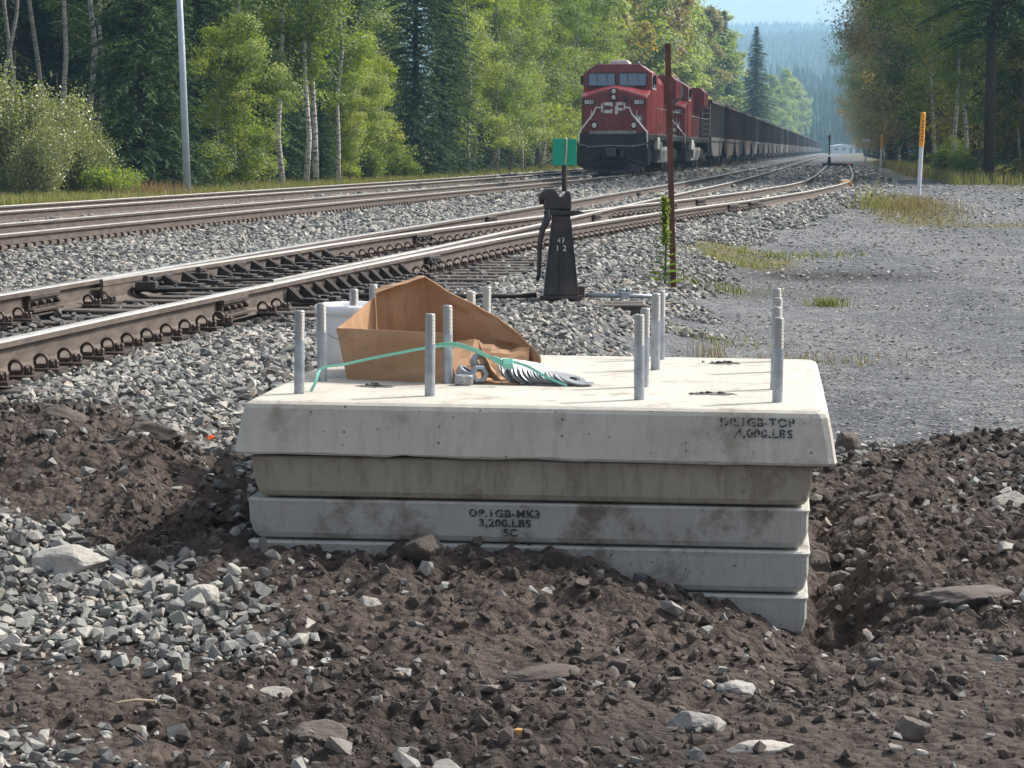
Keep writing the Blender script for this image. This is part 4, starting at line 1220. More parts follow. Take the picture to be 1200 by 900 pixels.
def locomotive(label):
    root = empty('locomotive')
    tag(root, label, 'locomotive', 'locomotives at the head of the coal train')
    # main frame and walkway
    mb = MB()
    mb.box((0, 11.3, 1.50), (3.0, 20.6, .26)); mb.box((0, 11.3, 1.18), (1.5, 20.0, .45))
    mb.build('frame', M['loco_black'], root, bevel=.03, seg=1)
    # nose: five-sided section sweeping back to the windscreen
    mb = MB()
    def sec(y, w, wt, zs, zp, zb=1.63): return [(-w, y, zb), (w, y, zb), (w, y, zs), (wt, y, zs + (zp - zs) * .72), (0.0, y, zp), (-wt, y, zs + (zp - zs) * .72), (-w, y, zs)]
    loft(mb, [sec(.95, 1.40, .55, 3.02, 3.36), sec(1.02, 1.43, .58, 3.10, 3.46), sec(1.9, 1.46, .62, 3.28, 3.56), sec(2.35, 1.48, .65, 3.40, 3.62)])
    mb.build('nose', M['red'], root, bevel=.05)
    # cab
    mb = MB()
    pr0 = [(-1.50, 1.63), (1.50, 1.63), (1.50, 4.08), (.95, 4.44), (-.95, 4.44), (-1.50, 4.08)]
    def cs(y, q, dz=0): return [(a, y + (.0 if z < 3 else (z - 3.4) * q), z + dz) for a, z in pr0]
    loft(mb, [cs(2.15, .22), cs(4.9, 0)])
    cabo = mb.build('cab', M['red'], root, bevel=.04)
    # windscreens with dark surrounds
    for x0, x1 in ((-1.25, -.13), (.10, 1.24)):
        mb = MB()
        V = []
        for (x, z) in ((x0 - .05, 3.53), (x1 + .05, 3.53), (x1 + .05, 4.10), (x0 - .05, 4.10)):
            V.append((x, 2.15 + (z - 3.4) * .22 - .012, z))
        V2 = [(p[0], p[1] + .05, p[2]) for p in V]
        mb.add(V + V2, [(0, 1, 2, 3), (4, 7, 6, 5), (0, 4, 5, 1), (1, 5, 6, 2), (2, 6, 7, 3), (3, 7, 4, 0)])
        w = mb.build('windscreen', M['loco_black'], root)
        mb = MB()
        V = [(x, 2.15 + (z - 3.4) * .22 - .018, z) for (x, z) in ((x0, 3.58), (x1, 3.58), (x1, 4.05), (x0, 4.05))]
        mb.add(V + [(p[0], p[1] + .02, p[2]) for p in V], [(0, 1, 2, 3), (4, 7, 6, 5), (0, 4, 5, 1), (1, 5, 6, 2), (2, 6, 7, 3), (3, 7, 4, 0)])
        mb.build('pane', M['loco_glass'], w)
        for k in range(2):
            bar('wiper', [(x0 + .3 + k * .45, 2.13, 4.1), (x0 + .38 + k * .45, 2.10, 3.75)], .012, M['loco_black'], w)
    for s in (-1, 1):
        for yy in (2.9, 4.0):
            mb = MB(); mb.box((s * 1.505, yy, 3.72), (.03, .85, .58)); w = mb.build('side_window', M['rail_white'], root, bevel=.01, seg=1)
            mb = MB(); mb.box((s * 1.515, yy, 3.72), (.03, .72, .46)); mb.build('pane', M['loco_glass'], w)
        mb = MB(); mb.box((s * 1.60, 2.6, 3.8), (.14, .05, .38)); mb.build('mirror', M['loco_black'], root)
    # roof unit and horn
    mb = MB(); mb.prism([(-.40, 4.44), (.44, 4.44), (.44, 4.54), (.34, 4.62), (-.30, 4.62), (-.40, 4.54)], 2.7, 3.9); mb.build('roof_unit', M['rail_white'], root, bevel=.04)
    for x in (-.85, .85): mb = MB(); mb.lathe([(0, 0), (.08, 0), (.08, .08), (.03, .15), (0, .15)], (x, 3.0, 4.43), 10); mb.build('antenna', M['tank_grey'], root)
    # lamps, number boards, emblem and lettering
    mb = MB(); mb.box((-.02, .99, 3.18), (.26, .20, .50)); hl = mb.build('headlight_housing', M['loco_black'], root, bevel=.02)
    for z in (3.31, 3.07): mb = MB(); mb.lathe([(0, 0), (.09, 0), (.09, -.03), (.03, -.045), (0, -.045)], (-.02, .89, z), 14, axis='y'); mb.build('lens', M['lamp'], hl)
    for s in (-1, 1):
        mb = MB(); mb.box((s * 1.08, .945, 2.88), (.54, .05, .22)); nb = mb.build('number_board', M['loco_black'], root, bevel=.008)
        text_mesh('number', '8831', .21, M['white_paint'], nb, (s * 1.08, .915, 2.875), (math.radians(90), 0, 0), .004, bold=.006)
        mb = MB(); mb.lathe([(0, 0), (.15, 0), (.15, -.06), (.11, -.08), (0, -.08)], (s * .86, .96, 1.96), 16, axis='y'); dl = mb.build('ditch_light', M['loco_black'], root)
        mb = MB(); mb.lathe([(0, 0), (.105, 0), (.10, -.02), (0, -.03)], (s * .86, .875, 1.96), 16, axis='y'); mb.build('lens', M['lamp'], dl)
    mb = MB(); mb.box((.45, .955, 3.0), (.22, .05, .26)); mb.build('intake_grille', M['loco_black'], root)
    mb = MB(); mb.box((1.07, .94, 2.22), (.28, .03, .28)); em = mb.build('emblem', M['tank_grey'], root)
    mb = MB(); mb.box((1.07, .92, 2.22), (.20, .02, .06)); mb.box((1.07, .921, 2.22), (.06, .02, .20)); mb.build('cross', M['white_paint'], em)
    mb = MB(); mb.box((-.45, .93, 2.35), (.04, .06, 1.4)); mb.box((.38, .93, 2.35), (.04, .06, 1.4)); mb.box((-.035, .945, 2.25), (.80, .03, 1.2)); mb.build('nose_door', M['red'], root, bevel=.006)
    # block letters C and P
    lm = M['rail_white']
    mb = MB(); yy = .915
    mb.box((-.50, yy, 2.66), (.14, .02, .34)); mb.box((-.29, yy, 2.81), (.42, .02, .13)); mb.box((-.29, yy, 2.51), (.42, .02, .13)); mb.box((-.11, yy - .001, 2.76), (.07, .02, .10)); mb.box((-.11, yy - .001, 2.56), (.07, .02, .10))
    mb.build('letter', lm, root)
    mb = MB(); mb.box((.10, yy, 2.64), (.13, .02, .48)); mb.box((.29, yy, 2.82), (.26, .02, .12)); mb.box((.29, yy, 2.60), (.26, .02, .11)); mb.box((.445, yy, 2.71), (.07, .02, .28)); mb.build('letter', lm, root)
    bar('flag_bracket', [(.07, .90, 2.72), (.07, .86, 3.15), (.16, .86, 3.45)], .025, M['red'], root)
    # anticlimber, end platform, plough and coupler
    mb = MB(); mb.prism([(-.98, 1.60), (.92, 1.60), (.98, 1.66), (.92, 1.74), (-.98, 1.74), (-1.02, 1.66)], .35, .95); mb.build('anticlimber', M['tank_grey'], root, bevel=.02)
    mb = MB(); mb.box((0, .75, 1.35), (2.9, .35, .62)); mb.build('end_plate', M['loco_black'], root, bevel=.03)
    mb = MB()
    V = [(-1.50, .30, 1.10), (-.42, .12, 1.06), (-.30, .05, .70), (.30, .05, .70), (.42, .12, 1.06), (1.50, .30, 1.10), (1.50, .42, .36), (1.05, .22, .14), (0, -.06, .10), (-1.05, .22, .14), (-1.50, .42, .36)]
    n = len(V)
    mb.add(V + [(p[0], p[1] + .08, p[2]) for p in V], [tuple(range(n)), tuple(range(2 * n - 1, n - 1, -1))] + [(i, n + i, n + (i + 1) % n, (i + 1) % n) for i in range(n)])
    mb.build('snowplough', M['loco_black'], root)
    mb = MB(); mb.box((0, .05, .88), (.26, .7, .26)); mb.box((-.08, -.33, .88), (.30, .22, .32)); mb.box((.12, -.42, .88), (.10, .25, .32)); mb.build('coupler', M['steel_wheel'], root, bevel=.03)
    for x in (-.9, -.6, .55, .85):
        bar('air_hose', [(x, .45, 1.2), (x + .02, .12, 1.1), (x + .08, .05, .8), (x + .1, .1, .62)], .035, M['loco_black'], root)
    bar('uncoupling_lever', [(-1.45, .22, 1.22), (-.95, .12, 1.10), (-.2, .10, 1.16), (.9, .12, 1.12), (1.45, .22, 1.22)], .02, M['tank_grey'], root)
    # handrails: diagonal white end rails
    bar('handrail', [(-.52, .83, 2.66), (-.78, .80, 2.66), (-.88, .70, 2.42), (-1.47, .42, 1.68), (-1.50, .40, 1.22)], .036, M['rail_white'], root)
    bar('handrail', [(.46, .83, 2.66), (.66, .80, 2.66), (.78, .70, 2.42), (1.47, .42, 1.68), (1.50, .40, 1.02)], .036, M['rail_white'], root)
    for s in (-1, 1):
        bar('grab_iron', [(s * .98, .88, 2.55), (s * .98, .86, 2.2)], .022, M['rail_white'], root)
        # steps beside the plough
        mb = MB()
        for k in range(3): mb.box((s * 1.42, .62, .48 + k * .38), (.26, .5, .05))
        mb.box((s * 1.53, .62, .85), (.03, .55, .95)); mb.build('step', M['loco_black'], root)
    # long hood, radiator wings, dynamic brake
    mb = MB(); mb.prism([(-.86, 1.63), (.86, 1.63), (.86, 3.95), (.62, 4.28), (-.62, 4.28), (-.86, 3.95)], 4.9, 21.3); hood = mb.build('long_hood', M['red'], root, bevel=.03)
    mb = MB()
    for k in range(22):
        for s in (-1, 1): mb.box((s * .868, 5.6 + k * .70, 2.75), (.02, .60, 1.9))
    tag(mb.build('door_panels', M['red'], hood), kind='stuff')
    mb = MB(); mb.prism([(-1.46, 3.40), (-.86, 3.05), (.86, 3.05), (1.46, 3.40), (1.46, 4.18), (1.2, 4.42), (-1.2, 4.42), (-1.46, 4.18)], 16.6, 20.6); mb.build('radiator', M['red'], root, bevel=.03)
    mb = MB(); mb.prism([(-1.30, 3.30), (1.30, 3.30), (1.30, 4.10), (1.0, 4.36), (-1.0, 4.36), (-1.30, 4.10)], 5.2, 7.9); mb.build('brake_housing', M['red'], root, bevel=.03)
    for s in (-1, 1):
        pts = [(s * 1.46, 5.2, 2.70), (s * 1.46, 21.0, 2.70)]
        bar('side_handrail', pts, .020, M['tank_grey'], root)
        mb = MB()
        for k in range(9): mb.tube([(s * 1.46, 5.2 + k * 1.97, 1.62), (s * 1.46, 5.2 + k * 1.97, 2.70)], .014, 5)
        tag(mb.build('stanchions', M['tank_grey'], root), kind='stuff')
    mb = MB(); mb.prism([(-1.35, 1.12), (1.35, 1.12), (1.42, .95), (1.25, .42), (-1.25, .42), (-1.42, .95)], 8.2, 14.6); mb.build('fuel_tank', M['tank_grey'], root, bevel=.05)
    for s in (-1, 1):
        mb = MB(); mb.box((s * 1.38, 7.3, .95), (.28, 1.0, .75)); mb.build('battery_box', M['tank_grey'], root, bevel=.03)
        mb = MB(); mb.box((s * 1.44, 5.9, 1.25), (.16, 1.4, .5)); mb.build('side_sill_box', M['rail_white'], root, bevel=.02)
    for yt in (3.9, 18.6):
        mb = MB(); mb.box((0, yt, .85), (2.0, 1.0, .3)); tk = mb.build('truck', M['loco_black'], root)
        for s in (-1, 1):
            mb = MB(); mb.prism([(yt - 2.3, .72), (yt - 2.2, .98), (yt - .6, 1.05), (yt + .6, 1.05), (yt + 2.2, .98), (yt + 2.3, .72), (yt + 1.5, .42), (yt + .6, .60), (yt - .6, .60), (yt - 1.5, .42)], s * 1.10 - .09, s * 1.10 + .09, 'x'); mb.build('side_frame', M['loco_black'], tk, bevel=.02, seg=1)
        for dy in (-1.85, 0, 1.85):
            mb = MB(); mb.lathe([(0, -.85), (.08, -.85), (.08, -.80), (.54, -.79), (.54, -.72), (.51, -.66), (.08, -.66), (.08, .66), (.51, .66), (.54, .72), (.54, .79), (.08, .80), (.08, .85), (0, .85)], (0, yt + dy, .52), 20, axis='x'); mb.build('wheelset', M['steel_wheel'], tk)
    mb = MB(); mb.box((0, 22.0, 1.2), (2.8, .5, .7)); mb.build('rear_plate', M['loco_black'], root)
    return root

def bmid(y): return (xBn(y) + xBf(y)) / 2
def set_on_track(o, y):
    h = math.atan2(float(bmid(y + 16) - bmid(y)), 16.0)
    o.location = (float(bmid(y)), y, 0.0); o.rotation_euler = (0, 0, -h)
    if o.name.startswith('locomotive'): o.scale = (.925, 1, 1); o.location.x += .12
    return h
yy_ = 95.2
loco = locomotive('red locomotive with white lettering and number 8831 leading the train')
set_on_track(loco, yy_); yy_ += 22.35 * .99
loco2 = copy_tree(loco); set_on_track(loco2, yy_); yy_ += 22.5 * .99
tag(loco2, 'second red locomotive coupled directly behind the leading one', 'locomotive')

M['car_grey'] = simple('hopper_grey', (.085, .083, .083), (.125, .122, .122), 1.2, .65, .2, 0, c3=(.07, .06, .055), s3=.8)
M['car_dark'] = simple('hopper_dark', (.027, .017, .015), (.045, .029, .025), 1.2, .7, 0, 0, c3=(.020, .015, .013), s3=.8)
M['car_brown'] = simple('hopper_brown', (.032, .019, .015), (.048, .029, .023), 1.2, .7, 0, 0, c3=(.026, .018, .015), s3=.8)
M['coal'] = simple('coal', (.008, .008, .009), (.03, .03, .032), 6, .7, 0, 1.0, 12)
def hopper(mk):
    root = empty('coal_hopper')
    mb = MB()
    side = [(.35, 3.75), (15.35, 3.75), (15.35, 1.75), (12.7, .62), (3.0, .62), (.35, 1.75)]
    mb.prism(side, -1.50, 1.50, 'x')
    mb.build('body', M[mk], root)
    mb = MB()
    for s in (-1, 1):
        for k in range(13): mb.box((s * 1.53, .45 + k * 1.233, 2.72), (.09, .13, 2.06))
    tag(mb.build('side_ribs', M[mk], root), kind='stuff')
    mb = MB()
    mb.box((1.53, 7.85, 3.80), (.14, 15.1, .16)); mb.box((-1.53, 7.85, 3.80), (.14, 15.1, .16)); mb.box((0, .33, 3.80), (3.2, .14, .16)); mb.box((0, 15.37, 3.80), (3.2, .14, .16))
    mb.build('top_chord', M[mk], root)
    mb = MB(); mb.box((1.50, 7.85, 1.62), (.12, 15.4, .22)); mb.box((-1.50, 7.85, 1.62), (.12, 15.4, .22)); mb.box((0, 7.85, 1.05), (.5, 16.0, .35)); mb.build('sill', M[mk], root)
    # heaped load
    mb = MB()
    V, F = [], []
    nxp, nyp = 7, 24
    for j in range(nyp):
        for i in range(nxp):
            x = -1.42 + 2.84 * i / (nxp - 1); y = .5 + 14.7 * j / (nyp - 1)
            e = (1 - (abs(x) / 1.42) ** 2) * min(1, (y - .5) / 1.5, (15.2 - y) / 1.5)
            V.append((x, y, 3.74 + .30 * e + .05 * math.sin(i * 3.1 + j * 1.7) * e))
    for j in range(nyp - 1):
        for i in range(nxp - 1): F.append((j * nxp + i, j * nxp + i + 1, (j + 1) * nxp + i + 1, (j + 1) * nxp + i))
    mb.add(V, F); mb.build('coal_load', M['coal'], root)
    for yt in (1.75, 13.95):
        mb = MB(); mb.box((0, yt, .62), (1.88, .4, .3)); tk = mb.build('truck', M['loco_black'], root)
        for s in (-1, 1):
            mb = MB(); mb.prism([(yt - 1.2, .52), (yt - .5, .78), (yt + .5, .78), (yt + 1.2, .52), (yt + .5, .30), (yt - .5, .30)], s * 1.02 - .07, s * 1.02 + .07, 'x'); mb.build('side_frame', M['loco_black'], tk)
        for dy in (-.89, .89):
            mb = MB(); mb.lathe([(0, -.80), (.455, -.79), (.455, -.72), (.43, -.66), (.07, -.66), (.07, .66), (.43, .66), (.455, .72), (.455, .79), (0, .80)], (0, yt + dy, .44), 16, axis='x'); mb.build('wheelset', M['steel_wheel'], tk)
    mb = MB(); mb.box((0, 0.0, .90), (.25, .9, .25)); mb.box((0, 15.7, .90), (.25, .9, .25)); mb.build('coupler', M['steel_wheel'], root)
    # end ladder
    mb = MB()
    for k in range(6): mb.box((1.25, .30, 1.9 + k * .3), (.45, .03, .03))
    mb.box((1.03, .30, 2.7), (.03, .03, 1.9)); mb.box((1.48, .30, 2.7), (.03, .03, 1.9)); mb.build('ladder', M['rail_white'], root)
    return root
protos = {k: hopper(k) for k in ('car_grey', 'car_dark', 'car_brown')}
used_proto = set()
words = ['first', 'second', 'third', 'fourth', 'fifth', 'sixth', 'seventh', 'eighth', 'ninth', 'tenth', 'eleventh', 'twelfth']
seq = ['car_grey', 'car_brown', 'car_dark', 'car_brown', 'car_grey', 'car_dark', 'car_dark', 'car_brown', 'car_dark', 'car_dark', 'car_grey', 'car_dark']
cn = {'car_grey': 'light grey', 'car_dark': 'dark grey', 'car_brown': 'brown'}
for k in range(60):
    mk = seq[k] if k < 12 else ['car_dark', 'car_dark', 'car_brown', 'car_dark', 'car_grey'][(k * 7) % 5]
    if mk in used_proto: o = copy_tree(protos[mk])
    else: o = protos[mk]; used_proto.add(mk)
    set_on_track(o, yy_); yy_ += 16.2 * .99
    lab = f'{cn[mk]} ribbed coal hopper, {words[k]} car behind the locomotives' if k < 12 else 'dark coal hopper far back in the long train'
    tag(o, lab, 'coal hopper', 'coal hoppers of the train' if k < 12 else 'far hoppers at the back of the train')

# far white shed, small switch stand and signs
sh = tag(empty('white_shed', (124.2, 900, -.3)), 'small white building far down the line beside the train end', 'building')
mb = MB(); mb.box((0, 4, 1.3), (9, 8, 2.6)); mb.build('wall', M['marker_white'], sh)
mb = MB(); mb.prism([(-4.8, 2.6), (4.8, 2.6), (4.6, 2.9), (0, 3.6), (-4.6, 2.9)], -.4, 8.4); mb.build('roof', M['marker_white'], sh)
for x in (-2.6, 0.2): mb = MB(); mb.box((x, -.03, 1.6), (1.1, .1, .8)); mb.build('window', M['loco_glass'], sh)
mb = MB(); mb.box((2.9, -.03, 1.05), (1.2, .1, 2.1)); mb.build('door', M['tank_grey'], sh)
fs = tag(empty('switch_stand', (20.75, 157.0, -.25)), 'small dark switch stand far off at the end of the branch', 'switch stand')
mb = MB(); loft(mb, [rect(.15, .15, 0), rect(.09, .09, .7), rect(.07, .07, .8)]); mb.build('body', M['black_paint'], fs)
mb = MB(); mb.tube([(0, 0, .9), (0, 0, 2.2)], .045, 6); mb.build('mast', M['black_paint'], fs)
mb = MB(); mb.box((0, 0, 2.05), (.26, .03, .26)); mb.build('target', M['tank_grey'], fs)
sg = tag(empty('track_sign', (24.6, 167, -.2)), 'small white sign board at the edge of the wood beyond the branch end', 'sign')
mb = MB(); mb.tube([(0, 0, 0), (0, 0, 1.9)], .04, 6); mb.build('post', M['galv'], sg)
mb = MB(); mb.box((0, -.05, 1.85), (.60, .03, .24)); mb.build('board', M['white_paint'], sg)
# ------------------------------------------------------------------ vegetation
def leaf_mat(name, stops, trans=.35, rough=.55, spec=.35):
    m, nt, b = new_mat(name)
    t = attr(nt, 'tone')
    info = N(nt, 'ShaderNodeObjectInfo')
    t2 = math_n(nt, 'ADD', t, math_n(nt, 'MULTIPLY', math_n(nt, 'SUBTRACT', info.outputs['Random'], .5), .22))
    c = ramp(nt, t2, stops)
    nt.links.new(c, b.inputs['Base Color']); b.inputs['Roughness'].default_value = rough; b.inputs['Specular IOR Level'].default_value = spec
    tr = N(nt, 'ShaderNodeBsdfTranslucent')
    bright = mix(nt, 1.0, c, (1.5, 1.6, .7), 'MULTIPLY')
    nt.links.new(bright, tr.inputs[0])
    ms = N(nt, 'ShaderNodeMixShader'); ms.inputs[0].default_value = trans
    nt.links.new(b.outputs[0], ms.inputs[1]); nt.links.new(tr.outputs[0], ms.inputs[2])
    nt.links.new(ms.outputs[0], nt.nodes['Material Output'].inputs[0])
    return m
M['leaf_green'] = leaf_mat('leaf_green', [(0, (0.051, 0.090, 0.021)), (.45, (0.130, 0.195, 0.038)), (.8, (0.217, 0.275, 0.052)), (1, (0.327, 0.348, 0.079))])
M['leaf_light'] = leaf_mat('leaf_light', [(0, (0.089, 0.133, 0.029)), (.45, (0.203, 0.264, 0.053)), (.8, (0.316, 0.351, 0.071)), (1, (0.455, 0.416, 0.107))], .42)
M['leaf_silver'] = leaf_mat('leaf_silver', [(0, (0.099, 0.116, 0.048)), (.45, (0.208, 0.233, 0.089)), (.75, (0.317, 0.320, 0.134)), (1, (0.594, 0.582, 0.412))], .3, .32, .8)
M['leaf_yellow'] = leaf_mat('leaf_yellow', [(0, (0.103, 0.103, 0.024)), (.5, (0.227, 0.199, 0.048)), (.85, (0.330, 0.254, 0.055)), (1, (0.372, 0.248, 0.048))], .4)
M['leaf_brown'] = leaf_mat('leaf_brown', [(0, (0.068, 0.058, 0.024)), (.5, (0.184, 0.145, 0.046)), (.8, (0.282, 0.192, 0.057)), (1, (0.344, 0.249, 0.077))], .3)
M['leaf_dark'] = leaf_mat('leaf_dark', [(0, (0.028, 0.054, 0.018)), (.5, (0.066, 0.112, 0.032)), (.85, (0.114, 0.168, 0.042)), (1, (0.162, 0.209, 0.060))], .3)
M['needle'] = leaf_mat('spruce_needle', [(0, (0.018, 0.036, 0.017)), (.5, (0.039, 0.072, 0.031)), (.85, (0.065, 0.108, 0.043)), (1, (0.098, 0.138, 0.055))], .15, .75, .12)
M['needle_light'] = leaf_mat('fir_needle', [(0, (0.026, 0.044, 0.018)), (.5, (0.058, 0.091, 0.031)), (.85, (0.094, 0.130, 0.044)), (1, (0.130, 0.163, 0.058))], .2)
M['grass'] = leaf_mat('grass_blade', [(0, (0.068, 0.099, 0.024)), (.45, (0.144, 0.165, 0.044)), (.75, (0.248, 0.227, 0.083)), (1, (0.372, 0.289, 0.138))], .3)
M['grass_dry'] = leaf_mat('dry_grass', [(0, (.095, .085, .035)), (.4, (.17, .135, .062)), (.8, (.24, .18, .095)), (1, (.28, .20, .12))], .25)
M['weed_red'] = leaf_mat('reddish_weed', [(0, (.10, .065, .035)), (.5, (.19, .115, .065)), (1, (.26, .19, .10))], .25)

def bark(name, base, dark, white=False):
    m, nt, b = new_mat(name)
    n = noise(nt, 2.2, 5, .7, mapscale=(2, 2, 6) if white else (14, 14, 2))
    c = ramp(nt, n, [(.40, dark), (.52, base)] if white else [(.3, dark), (.7, base)])
    nt.links.new(c, b.inputs['Base Color']); b.inputs['Roughness'].default_value = .85
    bump(nt, b, n, .5, .02)
    return m
M['bark_white'] = bark('birch_bark', (.52, .50, .46), (.08, .07, .06), True)
M['bark_grey'] = bark('aspen_bark', (.30, .285, .25), (.13, .12, .105), True)
M['bark_dark'] = bark('conifer_bark', (.060, .046, .036), (.022, .018, .015))

def quads(C, R, sx, sy):
    """rhombic leaf faces: centre, rotation, half sizes"""
    P = np.array([[-1, 0, 0], [0, -.62, .12], [1, 0, 0], [0, .62, .12]])
    L = np.stack([P[None, :, 0] * sx[:, None], P[None, :, 1] * sy[:, None], P[None, :, 2] * sy[:, None]], 2)
    W = np.einsum('nij,nvj->nvi', R, L) + C[:, None, :]
    F = np.arange(len(C) * 4).reshape(-1, 4)
    return W.reshape(-1, 3), F

def crown_mesh(name, C, leaf, r, mat, tones=None, normals=None):
    n = len(C)
    if normals is None:
        R = rand_rot(n, r, None)
    else:
        nz = normals + r.normal(size=(n, 3)) * .55
        nz /= np.linalg.norm(nz, axis=1)[:, None]
        ax = np.cross(nz, r.normal(size=(n, 3))); ax /= np.linalg.norm(ax, axis=1)[:, None]
        R = np.stack([ax, np.cross(nz, ax), nz], 2)
    s = leaf * (.65 + .7 * r.random(n))
    V, F = quads(C, R, s, s)
    t = r.random(n) if tones is None else tones
    return np_mesh(name, V, F, M[mat], {'tone': np.repeat(t, 4)})

def broadleaf(seed, H, tr, base, cr, nleaf, leaf, mat, barkm, lean=0.0, shape='oval', limbs=26, sig=.34):
    r = np.random.default_rng(seed)
    mb = MB()
    k = 9
    px = np.cumsum(r.normal(size=k) * .012 * H) + lean * np.linspace(0, 1, k) ** 1.5 * H
    py = np.cumsum(r.normal(size=k) * .012 * H)
    zs = np.linspace(0, H * .97, k); px -= px[0]; py -= py[0]
    mb.tube([(px[i], py[i], zs[i]) for i in range(k)], [tr * (1 - .9 * (i / (k - 1)) ** .9) for i in range(k)], 7)
    cents = []; cn_ = []
    for j in range(limbs):
        z = base + (H - base) * (j + .5 * r.random()) / limbs
        t = (z - base) / max(H - base, .1)
        if shape == 'oval': w = cr * (math.sin(math.pi * min(.98, .16 + .80 * t)) ** .7)
        elif shape == 'column': w = cr * (1 - .55 * t) * (.7 + .6 * r.random())
        else: w = cr * (1 - t) ** .6
        a = r.random() * 6.283; L = w * (.65 + .5 * r.random())
        x0, y0 = np.interp(z, zs, px), np.interp(z, zs, py)
        up = .35 * L + .1
        p1 = (x0 + math.cos(a) * L * .5, y0 + math.sin(a) * L * .5, z + up * .6)
        p2 = (x0 + math.cos(a) * L, y0 + math.sin(a) * L, z + up * (.7 + .4 * r.normal()))
        rr0 = tr * .28 * (1 - .7 * t)
        mb.tube([(x0, y0, z), p1, p2], [rr0, rr0 * .6, rr0 * .25], 4, caps=False)
        for q in range(5):
            tt = .3 + .75 * r.random()
            c = np.array([x0 + math.cos(a) * L * tt, y0 + math.sin(a) * L * tt, z + up * tt * .9])
            cents.append(c + np.clip(r.normal(size=3), -1.5, 1.5) * .20 * w)
            cn_.append((math.cos(a) * .8, math.sin(a) * .8, .9))
    cents = np.array(cents)
    wgt = .3 + r.random(len(cents)); wgt /= wgt.sum()
    ci = r.choice(len(cents), nleaf, p=wgt)
    off = r.normal(size=(nleaf, 3)); ln = np.linalg.norm(off, axis=1)[:, None]
    off = off / ln * np.minimum(ln, 2.1)
    csz = (.55 + .7 * r.random(len(cents)))[ci][:, None]
    C = cents[ci] + off * np.array([sig, sig, sig * .62]) * (.55 + .22 * cr) * csz
    nrm = np.array(cn_)[ci] + off * .55
    C[:, 2] = np.maximum(C[:, 2], .05)
    ct = r.random(len(cents))
    tones = np.clip(.45 * ct[ci] + .55 * r.random(nleaf), 0, 1)
    me_t = mb.build('trunk', M[barkm], None, smooth=True); COL.objects.unlink(me_t)
    cm = crown_mesh('crown', C, leaf, r, mat, tones, nrm)
    return (me_t.data, cm)

def spruce(seed, H, R, mat='needle', dz=.21, base=.3, per=9, thin=1.0):
    r = np.random.default_rng(seed)
    mb = MB(); mb.tube([(0, 0, 0), (0, 0, H * .5), (0, 0, H)], [.0095 * H, .006 * H, .01], 7)
    Cs, Ds, Ss, Ts = [], [], [], []
    z = base
    while z < H - .15:
        t = z / H
        L = R * (1 - t) ** .75 * (.85 + .3 * r.random())
        for k in range(per):
            a = r.random() * 6.283
            l = L * (.65 + .5 * r.random())
            rise = .10 + .25 * t
            n = max(4, int(l / .11))
            d = np.array([math.cos(a), math.sin(a)])
            e = np.array([-d[1], d[0]])
            tb = r.random()
            for q in range(n):
                s = (q + .6) / n
                zz = z + rise * l * s - .48 * l * s * s + .12 * l * max(0, s - .75)
                for sd in (-1, 1):
                    off = sd * (.10 + .16 * (1 - s) * l * .5) * r.random()
                    Cs.append((d[0] * l * s + e[0] * off, d[1] * l * s + e[1] * off, zz - .05 * r.random()))
                    Ds.append(a + sd * (.55 + .3 * r.random())); Ss.append((.115 + .06 * r.random()) * thin); Ts.append(.25 * tb + .55 * r.random() + .2 * s)
            if k % 3 == 0: mb.tube([(0, 0, z), (d[0] * l * .8, d[1] * l * .8, z + rise * l * .8 - .3 * l)], [.018, .006], 3, caps=False)
        z += dz * (.8 + .4 * r.random())
    C = np.array(Cs); n = len(C); a = np.array(Ds); b = r.normal(size=n) * .35 + .25; c = r.normal(size=n) * .45
    ca, sa, cb, sb, cc, sc = np.cos(a), np.sin(a), np.cos(b), np.sin(b), np.cos(c), np.sin(c)
    Rz = np.zeros((n, 3, 3)); Rz[:, 0, 0] = ca; Rz[:, 0, 1] = -sa; Rz[:, 1, 0] = sa; Rz[:, 1, 1] = ca; Rz[:, 2, 2] = 1
    Ry = np.zeros((n, 3, 3)); Ry[:, 0, 0] = cb; Ry[:, 0, 2] = sb; Ry[:, 2, 0] = -sb; Ry[:, 2, 2] = cb; Ry[:, 1, 1] = 1
    Rx = np.zeros((n, 3, 3)); Rx[:, 0, 0] = 1; Rx[:, 1, 1] = cc; Rx[:, 1, 2] = -sc; Rx[:, 2, 1] = sc; Rx[:, 2, 2] = cc
    Rm = Rz @ Ry @ Rx
    s = np.array(Ss)
    V, F = quads(C, Rm, s, s * .42)
    me_t = mb.build('trunk', M['bark_dark'], None, smooth=True); COL.objects.unlink(me_t)
    return (me_t.data, np_mesh('crown', V, F, M[mat], {'tone': np.repeat(np.clip(Ts, 0, 1), 4)}))

